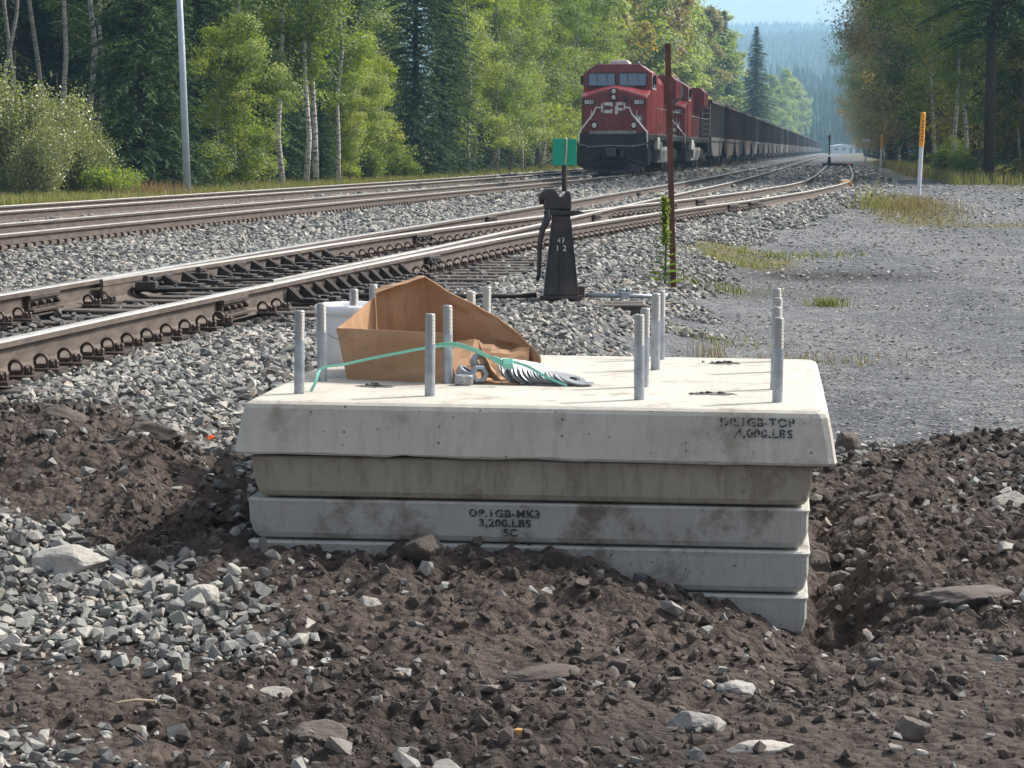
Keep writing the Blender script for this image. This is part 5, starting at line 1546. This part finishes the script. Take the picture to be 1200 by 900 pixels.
def shrub(seed, H, W, nleaf, leaf, mat, barkm='bark_grey', stems=14):
    r = np.random.default_rng(seed)
    mb = MB(); cents = []
    for k in range(stems):
        a = r.random() * 6.283; w = W * math.sqrt(r.random()); h = H * (.55 + .45 * r.random()) * (1 - .35 * (w / W) ** 2)
        p = (math.cos(a) * w, math.sin(a) * w, h)
        mb.tube([(p[0] * .15, p[1] * .15, 0), (p[0] * .6, p[1] * .6, h * .55), p], [.025, .016, .006], 4, caps=False)
        for q in range(5):
            t = .2 + .8 * r.random()
            cents.append((p[0] * t, p[1] * t, h * t))
    cents = np.array(cents); ci = r.integers(0, len(cents), nleaf)
    C = cents[ci] + r.normal(size=(nleaf, 3)) * np.array([W * .16, W * .16, H * .07]); C[:, 2] = np.maximum(C[:, 2], .03)
    ct = r.random(len(cents))
    st_ = mb.build('stem', M[barkm], None); COL.objects.unlink(st_)
    return (st_.data, crown_mesh('foliage', C, leaf, r, mat, np.clip(.35 * ct[ci] + .65 * r.random(nleaf), 0, 1)))

def plant(name, meshes, x, y, label, cat, group=None, s=1.0, rz=0.0, sz=None, parts=('trunk', 'crown'), z=None, mat=None):
    root = empty(name, (x, y, (float(ground_z(x, y)) - .05) if z is None else z), rz)
    root.scale = (s, s, sz or s)
    link(parts[0], meshes[0], root)
    c = link(parts[1], meshes[1], root)
    if mat:
        c.material_slots[0].link = 'OBJECT'; c.material_slots[0].material = M[mat]
    return tag(root, label, cat, group)

BIRCH = [broadleaf(900 + i, 15, .11, 3.6, 2.2, 16000, .055, 'leaf_green', 'bark_white', .01 * (i - 1), 'oval') for i in range(3)]
ASPEN = [broadleaf(920 + i, 13, .12, 1.3, 2.0, 21000, .055, 'leaf_light', 'bark_grey', .005 * i, 'column', 34) for i in range(3)]
YOUNG = [broadleaf(940 + i, 6.0, .06, .5, 1.35, 14000, .045, 'leaf_light', 'bark_grey', .01, 'oval', 22, .28) for i in range(3)]
SPRUCE = [spruce(960, 15, 2.6), spruce(961, 17, 2.4), spruce(962, 12, 2.2)]
LARCH = [spruce(970, 18, 3.0, 'needle_light', .20, 1.2, 10, 1.25), spruce(971, 15, 2.8, 'needle_light', .20, .6, 10, 1.25)]
BIGLEAF = [broadleaf(980, 19, .26, 2.2, 4.0, 28000, .078, 'leaf_dark', 'bark_dark', .01, 'oval', 44, .42), broadleaf(981, 16, .22, 1.2, 3.8, 26000, .075, 'leaf_brown', 'bark_dark', -.01, 'oval', 40, .42)]
PINE = spruce(975, 20, 2.6, 'needle', .25, 4.6, 8)
BARE = [broadleaf(990 + i, 17, .10, 7.5, 1.8, 2500, .08, 'leaf_green', 'bark_grey', .01, 'oval', 20) for i in range(2)]
BUSH = [shrub(1000, 1.2, .9, 6000, .045, 'leaf_light'), shrub(1001, 4.5, 1.6, 24000, .042, 'leaf_silver', stems=34), shrub(1002, 2.2, 1.1, 7000, .055, 'leaf_green', stems=20)]
POPLAR = [broadleaf(1010 + i, 17, .2, .9, 2.6, 9000, .17, 'leaf_light', 'bark_grey', 0, 'oval', 40, .4) for i in range(2)]

def fx_(px, Y): return (px - 600) / 2800.0 * Y
# --- left of the tracks: the trees one can tell apart
T = 'tree'
plant('spruce_tree', SPRUCE[0], fx_(168, 73), 73, 'broad dark spruce just left of the light pole', T, None, 1.0, .3)
plant('spruce_tree', SPRUCE[1], fx_(234, 82), 82, 'tall dark spruce just right of the light pole', T, None, .8, 1.3)
plant('spruce_tree', SPRUCE[1], fx_(488, 112), 112, 'dense dark spruce right of the birches, left of the green target', T, None, 1.12, 2.0)
plant('spruce_tree', SPRUCE[0], fx_(520, 119), 119, 'dark spruce touching the lighter wood right of it', T, None, 1.0, .9)
plant('spruce_tree', SPRUCE[2], fx_(377, 93), 93, 'small spruce sapling between the birch trunks', T, None, .42, .4)
for i, (px, Y, k, s, lab) in enumerate([(333, 85, 0, 1.0, 'straight white birch, leftmost of the birch clump'), (359, 86, 1, 1.05, 'white birch with forked trunk in the middle of the clump'), (371, 87, 2, 1.1, 'leaning white birch right of the forked one'), (397, 92, 0, .95, 'thin white birch at the right of the birch clump'), (275, 84, 1, .9, 'slender white birch behind the young leafy trees near the pole')]):
    plant('birch_tree', BIRCH[k], fx_(px, Y), Y, lab, T, 'birches left of the tracks', s, i * 1.9)
for i, (px, Y, k, s, lab) in enumerate([(289, 78, 0, .95, 'bushy young aspen with low leaves right of the light pole'), (252, 77, 1, .85, 'smaller young aspen beside the bushy one near the pole'), (425, 100, 2, 1.0, 'round leafy young tree right of the birches'), (412, 97, 0, .75, 'short leafy tree at the foot of the right-hand birch'), (318, 88, 1, 1.1, 'leafy young tree behind the leftmost birch'), (448, 108, 2, .9, 'leafy young tree before the dark spruce')]):
    plant('aspen_tree', YOUNG[k], fx_(px, Y), Y, lab, T, 'young leafy trees left of the tracks', s, i * 1.1)
for i, (px, Y, k, lab) in enumerate([(14, 79, 0, 'bare trunk standing at the upper left corner'), (38, 80, 1, 'second bare trunk from the left edge behind the silvery bush'), (57, 82, 0, 'pale bare trunk, third from the left edge'), (70, 81, 1, 'thick pale bare trunk just left of the broad spruce'), (103, 84, 0, 'thin grey trunk half hidden by the broad spruce')]):
    plant('aspen_tree', BARE[k], fx_(px, Y), Y, lab, T, 'bare trunks at upper left', .95 + .07 * i, i * 2.1)
for i, (px, Y, k, s, lab) in enumerate([(22, 66, 1, 1.0, 'tall silvery-leaved bush at the left edge beyond the tracks'), (70, 67, 1, .86, 'silvery bush right of the tallest one at left edge'), (48, 65, 1, .62, 'lower silvery bush in front of the two tall ones'), (96, 67, 1, .60, 'yellowing bush between silvery bushes and round shrub')]):
    plant('bush', BUSH[1], fx_(px, Y), Y, lab, 'bush', 'silvery bushes at left', s, i * 1.4, parts=('stem', 'foliage'))
plant('bush', BUSH[0], fx_(141, 65), 65, 'low round green shrub left of the light pole', 'bush', None, 1.0, 0, parts=('stem', 'foliage'))
plant('bush', BUSH[2], fx_(470, 106), 106, 'small leafy shrub at the foot of the dark spruce', 'bush', None, .8, 1, parts=('stem', 'foliage'))
plant('bush', BUSH[2], fx_(432, 99), 99, 'leafy shrub on the verge right of the birches', 'bush', None, .9, 2, parts=('stem', 'foliage'))
for i, (px, Y, lab) in enumerate([(552, 122, 'pale thin trunk in the light wood, nearest the dark spruces'), (583, 131, 'thin pale trunk in the light wood left of the tall slanting one'), (612, 139, 'tall pale slanting trunk in the light wood left of the target'), (632, 146, 'thin pale trunk just left of the green target'), (672, 160, 'thin pale trunk between the green target and the locomotive')]):
    plant('birch_tree', BIRCH[i % 3], fx_(px, Y), Y, lab, T, 'pale trunks in the light wood', .85 + .05 * i, i * 1.3)
# light wood from the spruces to the locomotive and on beyond it
r = np.random.default_rng(77)
front = [(538, 124, 0), (556, 128, 1), (574, 132, 2), (596, 137, 0), (615, 142, 1), (634, 148, 2), (652, 155, 0), (668, 162, 1), (682, 170, 2), (700, 182, 0)]
nth = ['first', 'second', 'third', 'fourth', 'fifth', 'sixth', 'seventh', 'eighth', 'ninth', 'tenth']
for i, (px, Y, k) in enumerate(front):
    plant('aspen_tree', ASPEN[k], fx_(px, Y), Y, f'light green aspen, {nth[i]} to the right of the dark spruces' if i < 6 else f'light green aspen behind the locomotive front, {nth[i - 6]} of the four', T, 'light green aspens before the train', 1.0 + .2 * r.random(), r.random() * 6)
GL = 'wood left of the tracks'
for i in range(62):                                           # depth of the wood behind the front row
    Y = 76 + 120 * (i / 62) ** 1.1 + r.random() * 4
    back = 4 + 14 * r.random()
    x = float(xb(Y)) - 15.5 - back
    if abs(x) > .2145 * Y + 3: continue
    c = r.random()
    if c < .30: plant('spruce_tree', SPRUCE[int(r.integers(0, 3))], x, Y, 'dark spruce deep in the wood behind the tracks', T, GL + ', spruces', 1.0 + .25 * r.random(), r.random() * 6)
    elif c < .58: plant('aspen_tree', ASPEN[int(r.integers(0, 3))], x, Y, 'leafy aspen deep in the wood behind the tracks', T, GL + ', aspens', 1.05 + .3 * r.random(), r.random() * 6, mat='leaf_green')
    elif c < .80: plant('birch_tree', BIRCH[int(r.integers(0, 3))], x, Y, 'birch deep in the wood behind the tracks', T, GL + ', birches', 1.0 + .3 * r.random(), r.random() * 6)
    else: plant('larch_tree', LARCH[int(r.integers(0, 2))], x, Y, 'light feathery larch deep in the wood behind the tracks', T, GL + ', larches', 1.0 + .2 * r.random(), r.random() * 6)
for i in range(16):                                           # closing screen of conifers behind
    Y = 92 + i * 8; x = float(xb(Y)) - 33 - 5 * r.random()
    if abs(x) > .2145 * Y + 4: continue
    plant('spruce_tree', SPRUCE[i % 3], x, Y, 'dark spruce deep in the wood behind the tracks', T, GL + ', spruces', 1.35, r.random() * 6)
for i in range(22):                                           # depth behind the bare trunks at the left edge
    Y = 88 + 22 * r.random(); x = -(.10 + .13 * r.random()) * Y
    plant('spruce_tree', SPRUCE[i % 3], x, Y + 6, 'dark spruce deep in the wood behind the tracks', T, GL + ', spruces', 1.1 + .2 * r.random(), r.random() * 6)
# beyond the locomotive
for i in range(44):
    t = i / 43
    Y = 185 + 330 * t ** 1.25
    x = float(xb(Y)) - 15 - r.random() * (5 + 6 * (i % 2))
    m_ = ['leaf_yellow', 'leaf_light', 'leaf_brown', 'leaf_light', 'leaf_green'][int(r.integers(0, 5))] if Y < 330 else ['leaf_light', 'leaf_yellow', 'leaf_light'][i % 3]
    sc = (1.05 + .35 * r.random()) * float(np.interp(Y, [185, 300, 395, 430, 520], [1, 1.08, 1.22, .92, .78]))
    if Y < 250 and i % 4 == 1: plant('larch_tree', LARCH[i % 2], x, Y, 'feathery conifer in the wood above the hopper cars', T, 'conifers above the train', sc * 1.1, r.random() * 6)
    else: plant('aspen_tree', POPLAR[i % 2], x, Y, 'yellowish leafy tree in the wood above the hopper cars', T, 'leafy trees above the train', sc, r.random() * 6, mat=m_)
plant('spruce_tree', LARCH[0], fx_(884, 420), 420, 'tall conifer rising above the leafy trees over the train', T, None, 1.65, 0, sz=1.27)
plant('larch_tree', LARCH[1], fx_(846, 400), 400, 'tall conifer left of the lone one above the train', T, None, 1.65, 0)
for i, (px, Y, h) in enumerate([(903, 760, 1.45), (916, 850, 1.72), (927, 950, 1.72), (937, 1080, 1.8), (946, 1280, 1.7), (953, 1550, 1.6), (892, 720, 1.25), (880, 690, 1.15), (910, 800, 1.3), (922, 900, 1.5)]):
    plant('poplar_tree', POPLAR[i % 2], fx_(px, Y), Y, f'sunlit pale poplar at the far end of the wood, {nth[i]} from left', T, 'sunlit far poplars', h, i, sz=h * 1.0, mat='leaf_light')
# --- right of the road
R_ = 'trees right of the road'
def xr_(Y): return float(xb(Y)) + float(np.interp(Y, [60, 80, 130, 200, 400], [12.5, 9.9, 9.4, 8.6, 8.0]))
plant('conifer_tree', PINE, 16.2, 81.5, 'tall dark-trunked conifer at the right beside the road bend', T, None, 1.1, .5)
plant('spruce_tree', SPRUCE[1], 18.6, 84, 'dark spruce at the right edge behind the tall conifer', T, None, 1.2, 1.5)
for i, (px, Y, k, s, m_, lab) in enumerate([(1015, 215, 1, 1.15, 'leaf_brown', 'brownish tree overhanging the far track end, leftmost on the right side'), (1030, 190, 0, 1.15, 'leaf_brown', 'brown-green tree behind the farther yellow marker'), (1048, 165, 1, 1.2, 'leaf_brown', 'autumn brown tree right of the farther marker'), (1066, 140, 0, 1.1, 'leaf_dark', 'dark leafy tree left of the nearer yellow marker'), (1092, 122, 0, 1.0, 'leaf_green', 'bright green leafy tree behind the nearer yellow marker'), (1118, 108, 1, .95, 'leaf_yellow', 'tree with yellowing leaves and pale trunks at right'), (1135, 102, 0, .9, 'leaf_dark', 'dark leafy tree left of the tall conifer trunk'), (1188, 92, 0, .9, 'leaf_dark', 'dark leafy tree at the right edge of the picture')]):
    plant('leafy_tree', BIGLEAF[k], fx_(px, Y) + (2.0 if px < 1060 else .8), Y, lab, T, R_, s * 1.2, i * 2.2, mat=m_)
for i, (px, Y) in enumerate([(1122, 98), (1129, 99), (1093, 112)]):
    plant('birch_tree', BIRCH[i], fx_(px, Y), Y, ['pale birch trunk, left of a pair in the right-hand wood', 'pale birch trunk, right of a pair in the right-hand wood', 'thin pale trunk behind the nearer yellow marker'][i], T, None, .9, i)
plant('aspen_tree', YOUNG[0], fx_(1192, 83), 83, 'young leafy tree low at the right edge by the road', T, None, .9, 1, mat='leaf_yellow')
plant('bush', BUSH[2], fx_(1110, 96), 96, 'leafy bush under the right-hand trees by the road', 'bush', None, .8, 0, parts=('stem', 'foliage'))
plant('bush', BUSH[2], fx_(1128, 92), 92, 'low green bush left of the tall conifer trunk', 'bush', None, .6, 2, parts=('stem', 'foliage'))
for i in range(34):
    Y = 88 + 190 * (i / 34) ** 1.2
    x = xr_(Y) + 3.5 + 12 * r.random()
    if x > .2145 * Y + 5: continue
    c = r.random()
    if c < .5: plant('spruce_tree', SPRUCE[int(r.integers(0, 3))], x, Y, 'dark spruce inside the wood right of the road', T, R_ + ', spruces', 1.35 + .3 * r.random(), r.random() * 6)
    else: plant('leafy_tree', BIGLEAF[int(r.integers(0, 2))], x, Y, 'dark leafy tree inside the wood right of the road', T, R_ + ', leafy', 1.2 + .25 * r.random(), r.random() * 6, mat='leaf_dark' if c < .8 else 'leaf_brown')
for i in range(9):
    Y = 240 + i * 30
    plant('leafy_tree', BIGLEAF[i % 2], xr_(Y) + 1.5, Y, 'brownish tree far along the right side of the line', T, R_ + ', far', 1.3, r.random() * 6, mat='leaf_brown' if i % 2 else 'leaf_dark')

# --- grass
def blades(name, pts, h, w, mat, r, label, tone=None, lean=.35):
    n = len(pts)
    a = r.random(n) * 6.283; hh = h * (.5 + .8 * r.random(n)); ww = w * (.6 + .8 * r.random(n))
    la = r.random(n) * 6.283; ll = hh * lean * r.random(n)
    dx, dy = np.cos(a) * ww / 2, np.sin(a) * ww / 2
    tip = np.stack([pts[:, 0] + np.cos(la) * ll, pts[:, 1] + np.sin(la) * ll, pts[:, 2] + hh], 1)
    mid = pts + np.stack([np.cos(la) * ll * .35, np.sin(la) * ll * .35, hh * .55], 1)
    o = np.stack([dx, dy, 0 * dx], 1)
    V = np.stack([pts - o, pts + o, mid + o * .7, mid - o * .7, tip], 1).reshape(-1, 3)
    b = np.arange(n) * 5
    F = np.concatenate([np.stack([b, b + 1, b + 2], 1), np.stack([b, b + 2, b + 3], 1), np.stack([b + 3, b + 2, b + 4], 1)])
    t = r.random(n) if tone is None else tone
    me = np_mesh(name, V, F, M[mat], {'tone': np.repeat(t, 5)})
    return tag(link(name, me), label, 'grass', kind='stuff')
r = np.random.default_rng(5)
n = 60000
Y = 55 + 150 * r.random(n) ** 1.4; dl = 2.6 + 7.5 * r.random(n) ** 1.3
x = xAf(Y) - dl
k = np.abs(x) < .2145 * Y + 2
p = np.stack([x, Y, ground_z(x, Y)], 1)[k]
blades('verge_grass', p, .30, .022, 'grass', r, 'rough green and yellow grass along the verge before the wood')
n = 16000
x = 3 + 12 * r.random(n); Y = 26 + 45 * r.random(n)
g = grassness(x, Y); k = (r.random(n) < g * .8) & (x - xE4(Y) > 1.3)
p = np.stack([x, Y, ground_z(x, Y)], 1)[k]
blades('road_grass', p, .06, .014, 'grass_dry', r, 'short dry grass tongue between the road and the ballast')
n = 1500
x = 8.5 + r.normal(size=n) * .55; Y = 51 + r.normal(size=n) * 3.2; x = x + .12 * (Y - 51)
p = np.stack([x, Y, ground_z(x, Y)], 1)
blades('tall_dry_grass', p, .17, .012, 'grass_dry', r, 'taller golden dry grass below the nearer yellow marker', lean=.6)
n = 22000
Y = 78 + 110 * r.random(n); x = np.array([xr_(q) for q in Y]) - 1.5 + 6 * r.random(n) ** 1.5
p = np.stack([x, Y, ground_z(x, Y)], 1); k = np.abs(x) < .2145 * Y + 2
blades('woodland_grass', p[k], .42, .024, 'grass', r, 'green and brown undergrowth at the foot of the right-hand wood')
n = 8000
Y = 95 + 90 * r.random(n); x = xE4(Y) + 2.4 + 4.5 * r.random(n)
p = np.stack([x, Y, ground_z(x, Y)], 1); k = p[:, 0] < np.array([xr_(q) for q in Y]) + 1
blades('golden_grass', p[k], .32, .03, 'grass_dry', r, 'golden dry grass at the end of the branch track')
# reddish weeds near the light pole
n = 700
x = fx_(185, 64) + r.normal(size=n) * .55; Y = 64 + r.normal(size=n) * .6
blades('reddish_weeds', np.stack([x, Y, ground_z(x, Y)], 1), .5, .022, 'weed_red', r, 'reddish dry weeds at the foot of the light pole', lean=.5)
# single tufts and weeds one can point at
def tuft(x, y, n, h, rad, mat, label, seed, w=.007):
    r = np.random.default_rng(seed)
    px = x + r.normal(size=n) * rad; py = y + r.normal(size=n) * rad * .8
    p = np.stack([px, py, ground_z(px, py) - .005], 1) - np.array([x, y, 0])
    o = blades('grass_tuft', p, h, w, mat, r, label, lean=.9)
    o['category'] = 'grass tuft'; o.location = (x, y, 0)
tuft(2.95, 22.3, 260, .10, .09, 'grass', 'lone green grass tuft on the gravel road', 3)
tuft(2.55, 28.9, 240, .10, .3, 'grass', 'green grass patch on the gravel behind the rusty post', 4, .012)
tuft(1.62, 18.2, 160, .07, .28, 'grass', 'sparse green weeds beside the top slab bolts at right', 5)
tuft(2.1, 16.8, 200, .06, .30, 'grass_dry', 'low dry weeds on the road edge right of the slab', 6)
tuft(1.45, 17.0, 40, .16, .10, 'grass_dry', 'tall dry weed stalks behind the right end of the slab', 7)
tuft(3.6, 31.5, 300, .09, .5, 'grass', 'wider green grass patch on the gravel past the lone tuft', 8, .012)
tuft(2.05, 24.0, 160, .11, .3, 'grass', 'weeds at the foot of the ballast right of the rusty post', 9, .012)
tuft(7.6, 50.5, 50, .6, .25, 'grass', 'tall green weed stalks beside the dry grass tongue', 10, .02)
# mullein beside the rusty post
mx, my = 1.44, 22.5
ml = tag(empty('mullein_plant', (mx, my, float(ground_z(mx, my)))), 'tall green mullein spike growing against the rusty post', 'plant')
rr = np.random.default_rng(3)
mb = MB(); mb.tube([(0, 0, 0), (.01, 0, .4), (0, 0, .82)], [.011, .010, .012], 6); mb.build('stalk', M['leaf_light'], ml)
C = np.stack([rr.normal(size=900) * .017, rr.normal(size=900) * .017, .42 + .44 * rr.random(900)], 1)
link('flower_spike', crown_mesh('flower_spike', C, .016, rr, 'leaf_light'), ml)
for k in range(22):
    a = k * 2.4; z = .04 + .44 * (k / 22); L = .22 * (1 - .6 * k / 22)
    d = Vector((math.cos(a), math.sin(a), .45)).normalized(); e = Vector((-math.sin(a), math.cos(a), 0))
    b0 = Vector((0, 0, z)); m_ = b0 + d * L * .5; t = b0 + d * L - Vector((0, 0, .25 * L))
    mb = MB(); mb.add([b0, m_ + e * L * .16 , t, m_ - e * L * .16], [(0, 1, 2), (0, 2, 3)]); mb.build('leaf', M['leaf_light'], ml)

# ------------------------------------------------------------------ markers, pole, litter
def marker(x, y, h, w, label, rz=0.0):
    z = float(ground_z(x, y)) - .1
    root = tag(empty('marker_post', (x, y, z)), label, 'marker post', 'yellow topped marker posts')
    root.rotation_euler = (0, .04, rz)
    mb = MB(); mb.lathe([(0, 0), (w, 0), (w, h * .60), (0, h * .60)], n=12); mb.build('post', M['marker_white'], root, smooth=False)
    mb = MB(); mb.lathe([(0, h * .60 + .003), (w * 1.18, h * .60 + .003), (w * 1.18, h - .03), (w * .8, h), (0, h)], n=14); sl = mb.build('sleeve', M['yellow'], root)
    mb = MB()
    for k in range(7): mb.box((0, -w * 1.2, h * .68 + k * h * .036), (w * 1.1, .006, h * .016))
    mb.build('printed_label', simple('label_dark', (.25, .10, .01), None), sl)
marker(10.45, 61.6, 2.22, .055, 'nearer orange-yellow topped marker post beside the road')
marker(21.1, 137.5, 2.15, .06, 'farther thin orange-yellow topped marker post before the wood')
lp = tag(empty('light_pole', (fx_(221, 66), 66, float(ground_z(fx_(221, 66), 66)) - .1)), 'tall grey steel pole standing before the dark spruces', 'pole')
mb = MB(); mb.tube([(0, 0, 0), (-.10, 0, 4.0), (-.26, 0, 9.0)], [.105, .09, .065], 14); mb.build('shaft', M['pole'], lp, smooth=True)
mb = MB(); mb.lathe([(0, 0), (.22, 0), (.22, .08), (.14, .12), (0, .12)], n=14); mb.build('base_flange', M['pole'], lp)
def scrap(x, y, size, mat, label, seed, cat='litter', grp=None, dz=0.02):
    pv, pf = hull_stone(seed, 9, .35)
    mb = MB(); mb.add(pv * size, pf.tolist())
    o = mb.build('litter', mat, None); o.location = (x, y, float(ground_z(x, y)) + dz); o.rotation_euler = (.3, .2, seed)
    tag(o, label, cat, grp)
scrap(-1.34, 10.55, .035, M['orange'], 'orange scrap on the gravel above the earth heap', 31)
scrap(-1.33, 8.45, .022, M['orange'], 'small orange scrap on the ballast stones lower left', 32)
scrap(-1.95, 15.0, .03, M['orange'], 'orange bit lying at the near rail clips', 33)
scrap(-.21, 17.7, .035, M['orange'], 'orange scrap on gravel behind the cardboard box', 34)
scrap(1.02, 27.5, .06, simple('rust_flake', (.20, .09, .04), (.28, .13, .06)), 'rust coloured flake on the ballast right of the stand', 35)
scrap(0.02, 6.34, .028, simple('dead_leaf', (.30, .17, .04), (.40, .24, .07), 20), 'curled golden dead leaf on the earth at bottom centre', 36, 'leaf', dz=.025)
scrap(4.45, 15.6 * 1.25, .05, M['white_paint'], 'white stone chip on the gravel road at right', 37, 'stone')
for (x, y, L, a, lab) in [(-1.05, 6.56, .12, .25, 'pale wood splinter lying in the earth at lower left'), (-.33, 6.9, .05, 1.1, 'short pale twig in the earth at centre')]:
    mb = MB(); mb.tube([(-L / 2, 0, 0), (0, .004, .004), (L / 2, 0, 0)], [.004, .006, .004], 5)
    o = mb.build('wood_splinter', M['wood_pale'], None); o.location = (x, y, float(ground_z(x, y)) + .03); o.rotation_euler = (0, -.1, -a); tag(o, lab, 'stick')

# ------------------------------------------------------------------ mountains
M['hill'] = simple('forested_slope', (.030, .048, .022), (.070, .090, .035), .02, .9, 0, 0, c3=(.11, .12, .05), s3=.008)
def hill(name, X0, X1, Y0, Y1, fn, nx=90, ny=60):
    xs = np.linspace(X0, X1, nx); ys = np.linspace(Y0, Y1, ny)
    A, B = np.meshgrid(xs, ys)
    Z = fn(A, B)
    idx = np.arange(nx * ny).reshape(ny, nx)
    F = np.stack([idx[:-1, :-1].ravel(), idx[:-1, 1:].ravel(), idx[1:, 1:].ravel(), idx[1:, :-1].ravel()], 1)
    me = np_mesh(name, np.stack([A.ravel(), B.ravel(), Z.ravel()], 1), F, M['hill'], smooth=True)
    return tag(link(name, me), kind='structure')
def h1(x, y): return -5 + (14 + 12 * fbm(x * .006, y * .006, 4, 3)) * sstep(950, 1350, y + .5 * (x - 150)) + 30 * sstep(1250, 1700, y)
def h2(x, y):
    t = np.clip((y - 1450) / 3700, 0, 1)
    return -8 + 258 * t ** .9 + 70 * sstep(0, .3, t) * (fbm(x * .0021, y * .0013, 14, 4) - .5) - .02 * (x - 400) * t
hill('hill', -900, 1500, 930, 1750, h1)
hill('mountain', -3000, 4200, 1430, 5250, h2, 120, 90)
def cones(name, fn, n, X0, X1, Y0, Y1, hgt, rad, mat, label, seed):
    r = np.random.default_rng(seed)
    Y = Y0 + (Y1 - Y0) * r.random(n); c = .128 * Y; X = c + (X0 + (X1 - X0) * r.random(n)) * Y
    Z = fn(X, Y) - 1
    h = hgt * (.6 + .7 * r.random(n)); w = rad * (.7 + .6 * r.random(n))
    m = 6
    ang = np.arange(m) * 2 * np.pi / m
    V, F, base = [], [], 0
    for lv, (z0, z1, k) in enumerate([(0.05, .62, 1.0), (.38, 1.0, .62)]):
        jit = .75 + .5 * r.random((n, m))
        ring = np.stack([X[:, None] + np.cos(ang)[None] * w[:, None] * k * jit, Y[:, None] + np.sin(ang)[None] * w[:, None] * k * jit, Z[:, None] + (h * z0)[:, None] + 0 * jit], 2)
        tip = np.stack([X, Y, Z + h * z1], 1)[:, None, :]
        V.append(np.concatenate([ring, tip], 1).reshape(-1, 3))
        b = np.arange(n)[:, None] * (m + 1) + base
        for q in range(m): F.append(np.concatenate([b + q, b + (q + 1) % m, b + m], 1))
        base += n * (m + 1)
    t = np.concatenate([np.repeat(r.random(n), m + 1)] * 2)
    me = np_mesh(name, np.concatenate(V), np.concatenate(F), M[mat], {'tone': t})
    return tag(link(name, me), label, 'forest', kind='stuff')
cones('hill_forest', h1, 2200, -.06, .045, 980, 1600, 15, 3.0, 'needle', 'dark conifer forest on the near hillside', 1)
cones('mountain_forest', h2, 12000, -.06, .04, 1550, 4900, 20, 4.6, 'needle_light', 'hazy conifer forest on the far mountain slope', 2)
# ------------------------------------------------------------------ haze
mb = MB(); mb.box((500, 2650, 175), (7600, 5420, 400))
hz = mb.build('haze', M['hill'], None)
hm = bpy.data.materials.new('haze_air'); hm.use_nodes = True
nt = hm.node_tree; nt.nodes.clear()
pv = nt.nodes.new('ShaderNodeVolumePrincipled'); pv.inputs['Color'].default_value = (.46, .75, 1.0, 1); pv.inputs['Density'].default_value = .00030; pv.inputs['Anisotropy'].default_value = .0
om = nt.nodes.new('ShaderNodeOutputMaterial'); nt.links.new(pv.outputs[0], om.inputs['Volume'])
hz.data.materials.clear(); hz.data.materials.append(hm)
tag(hz, 'pale blue haze filling the valley air', 'haze', kind='stuff')
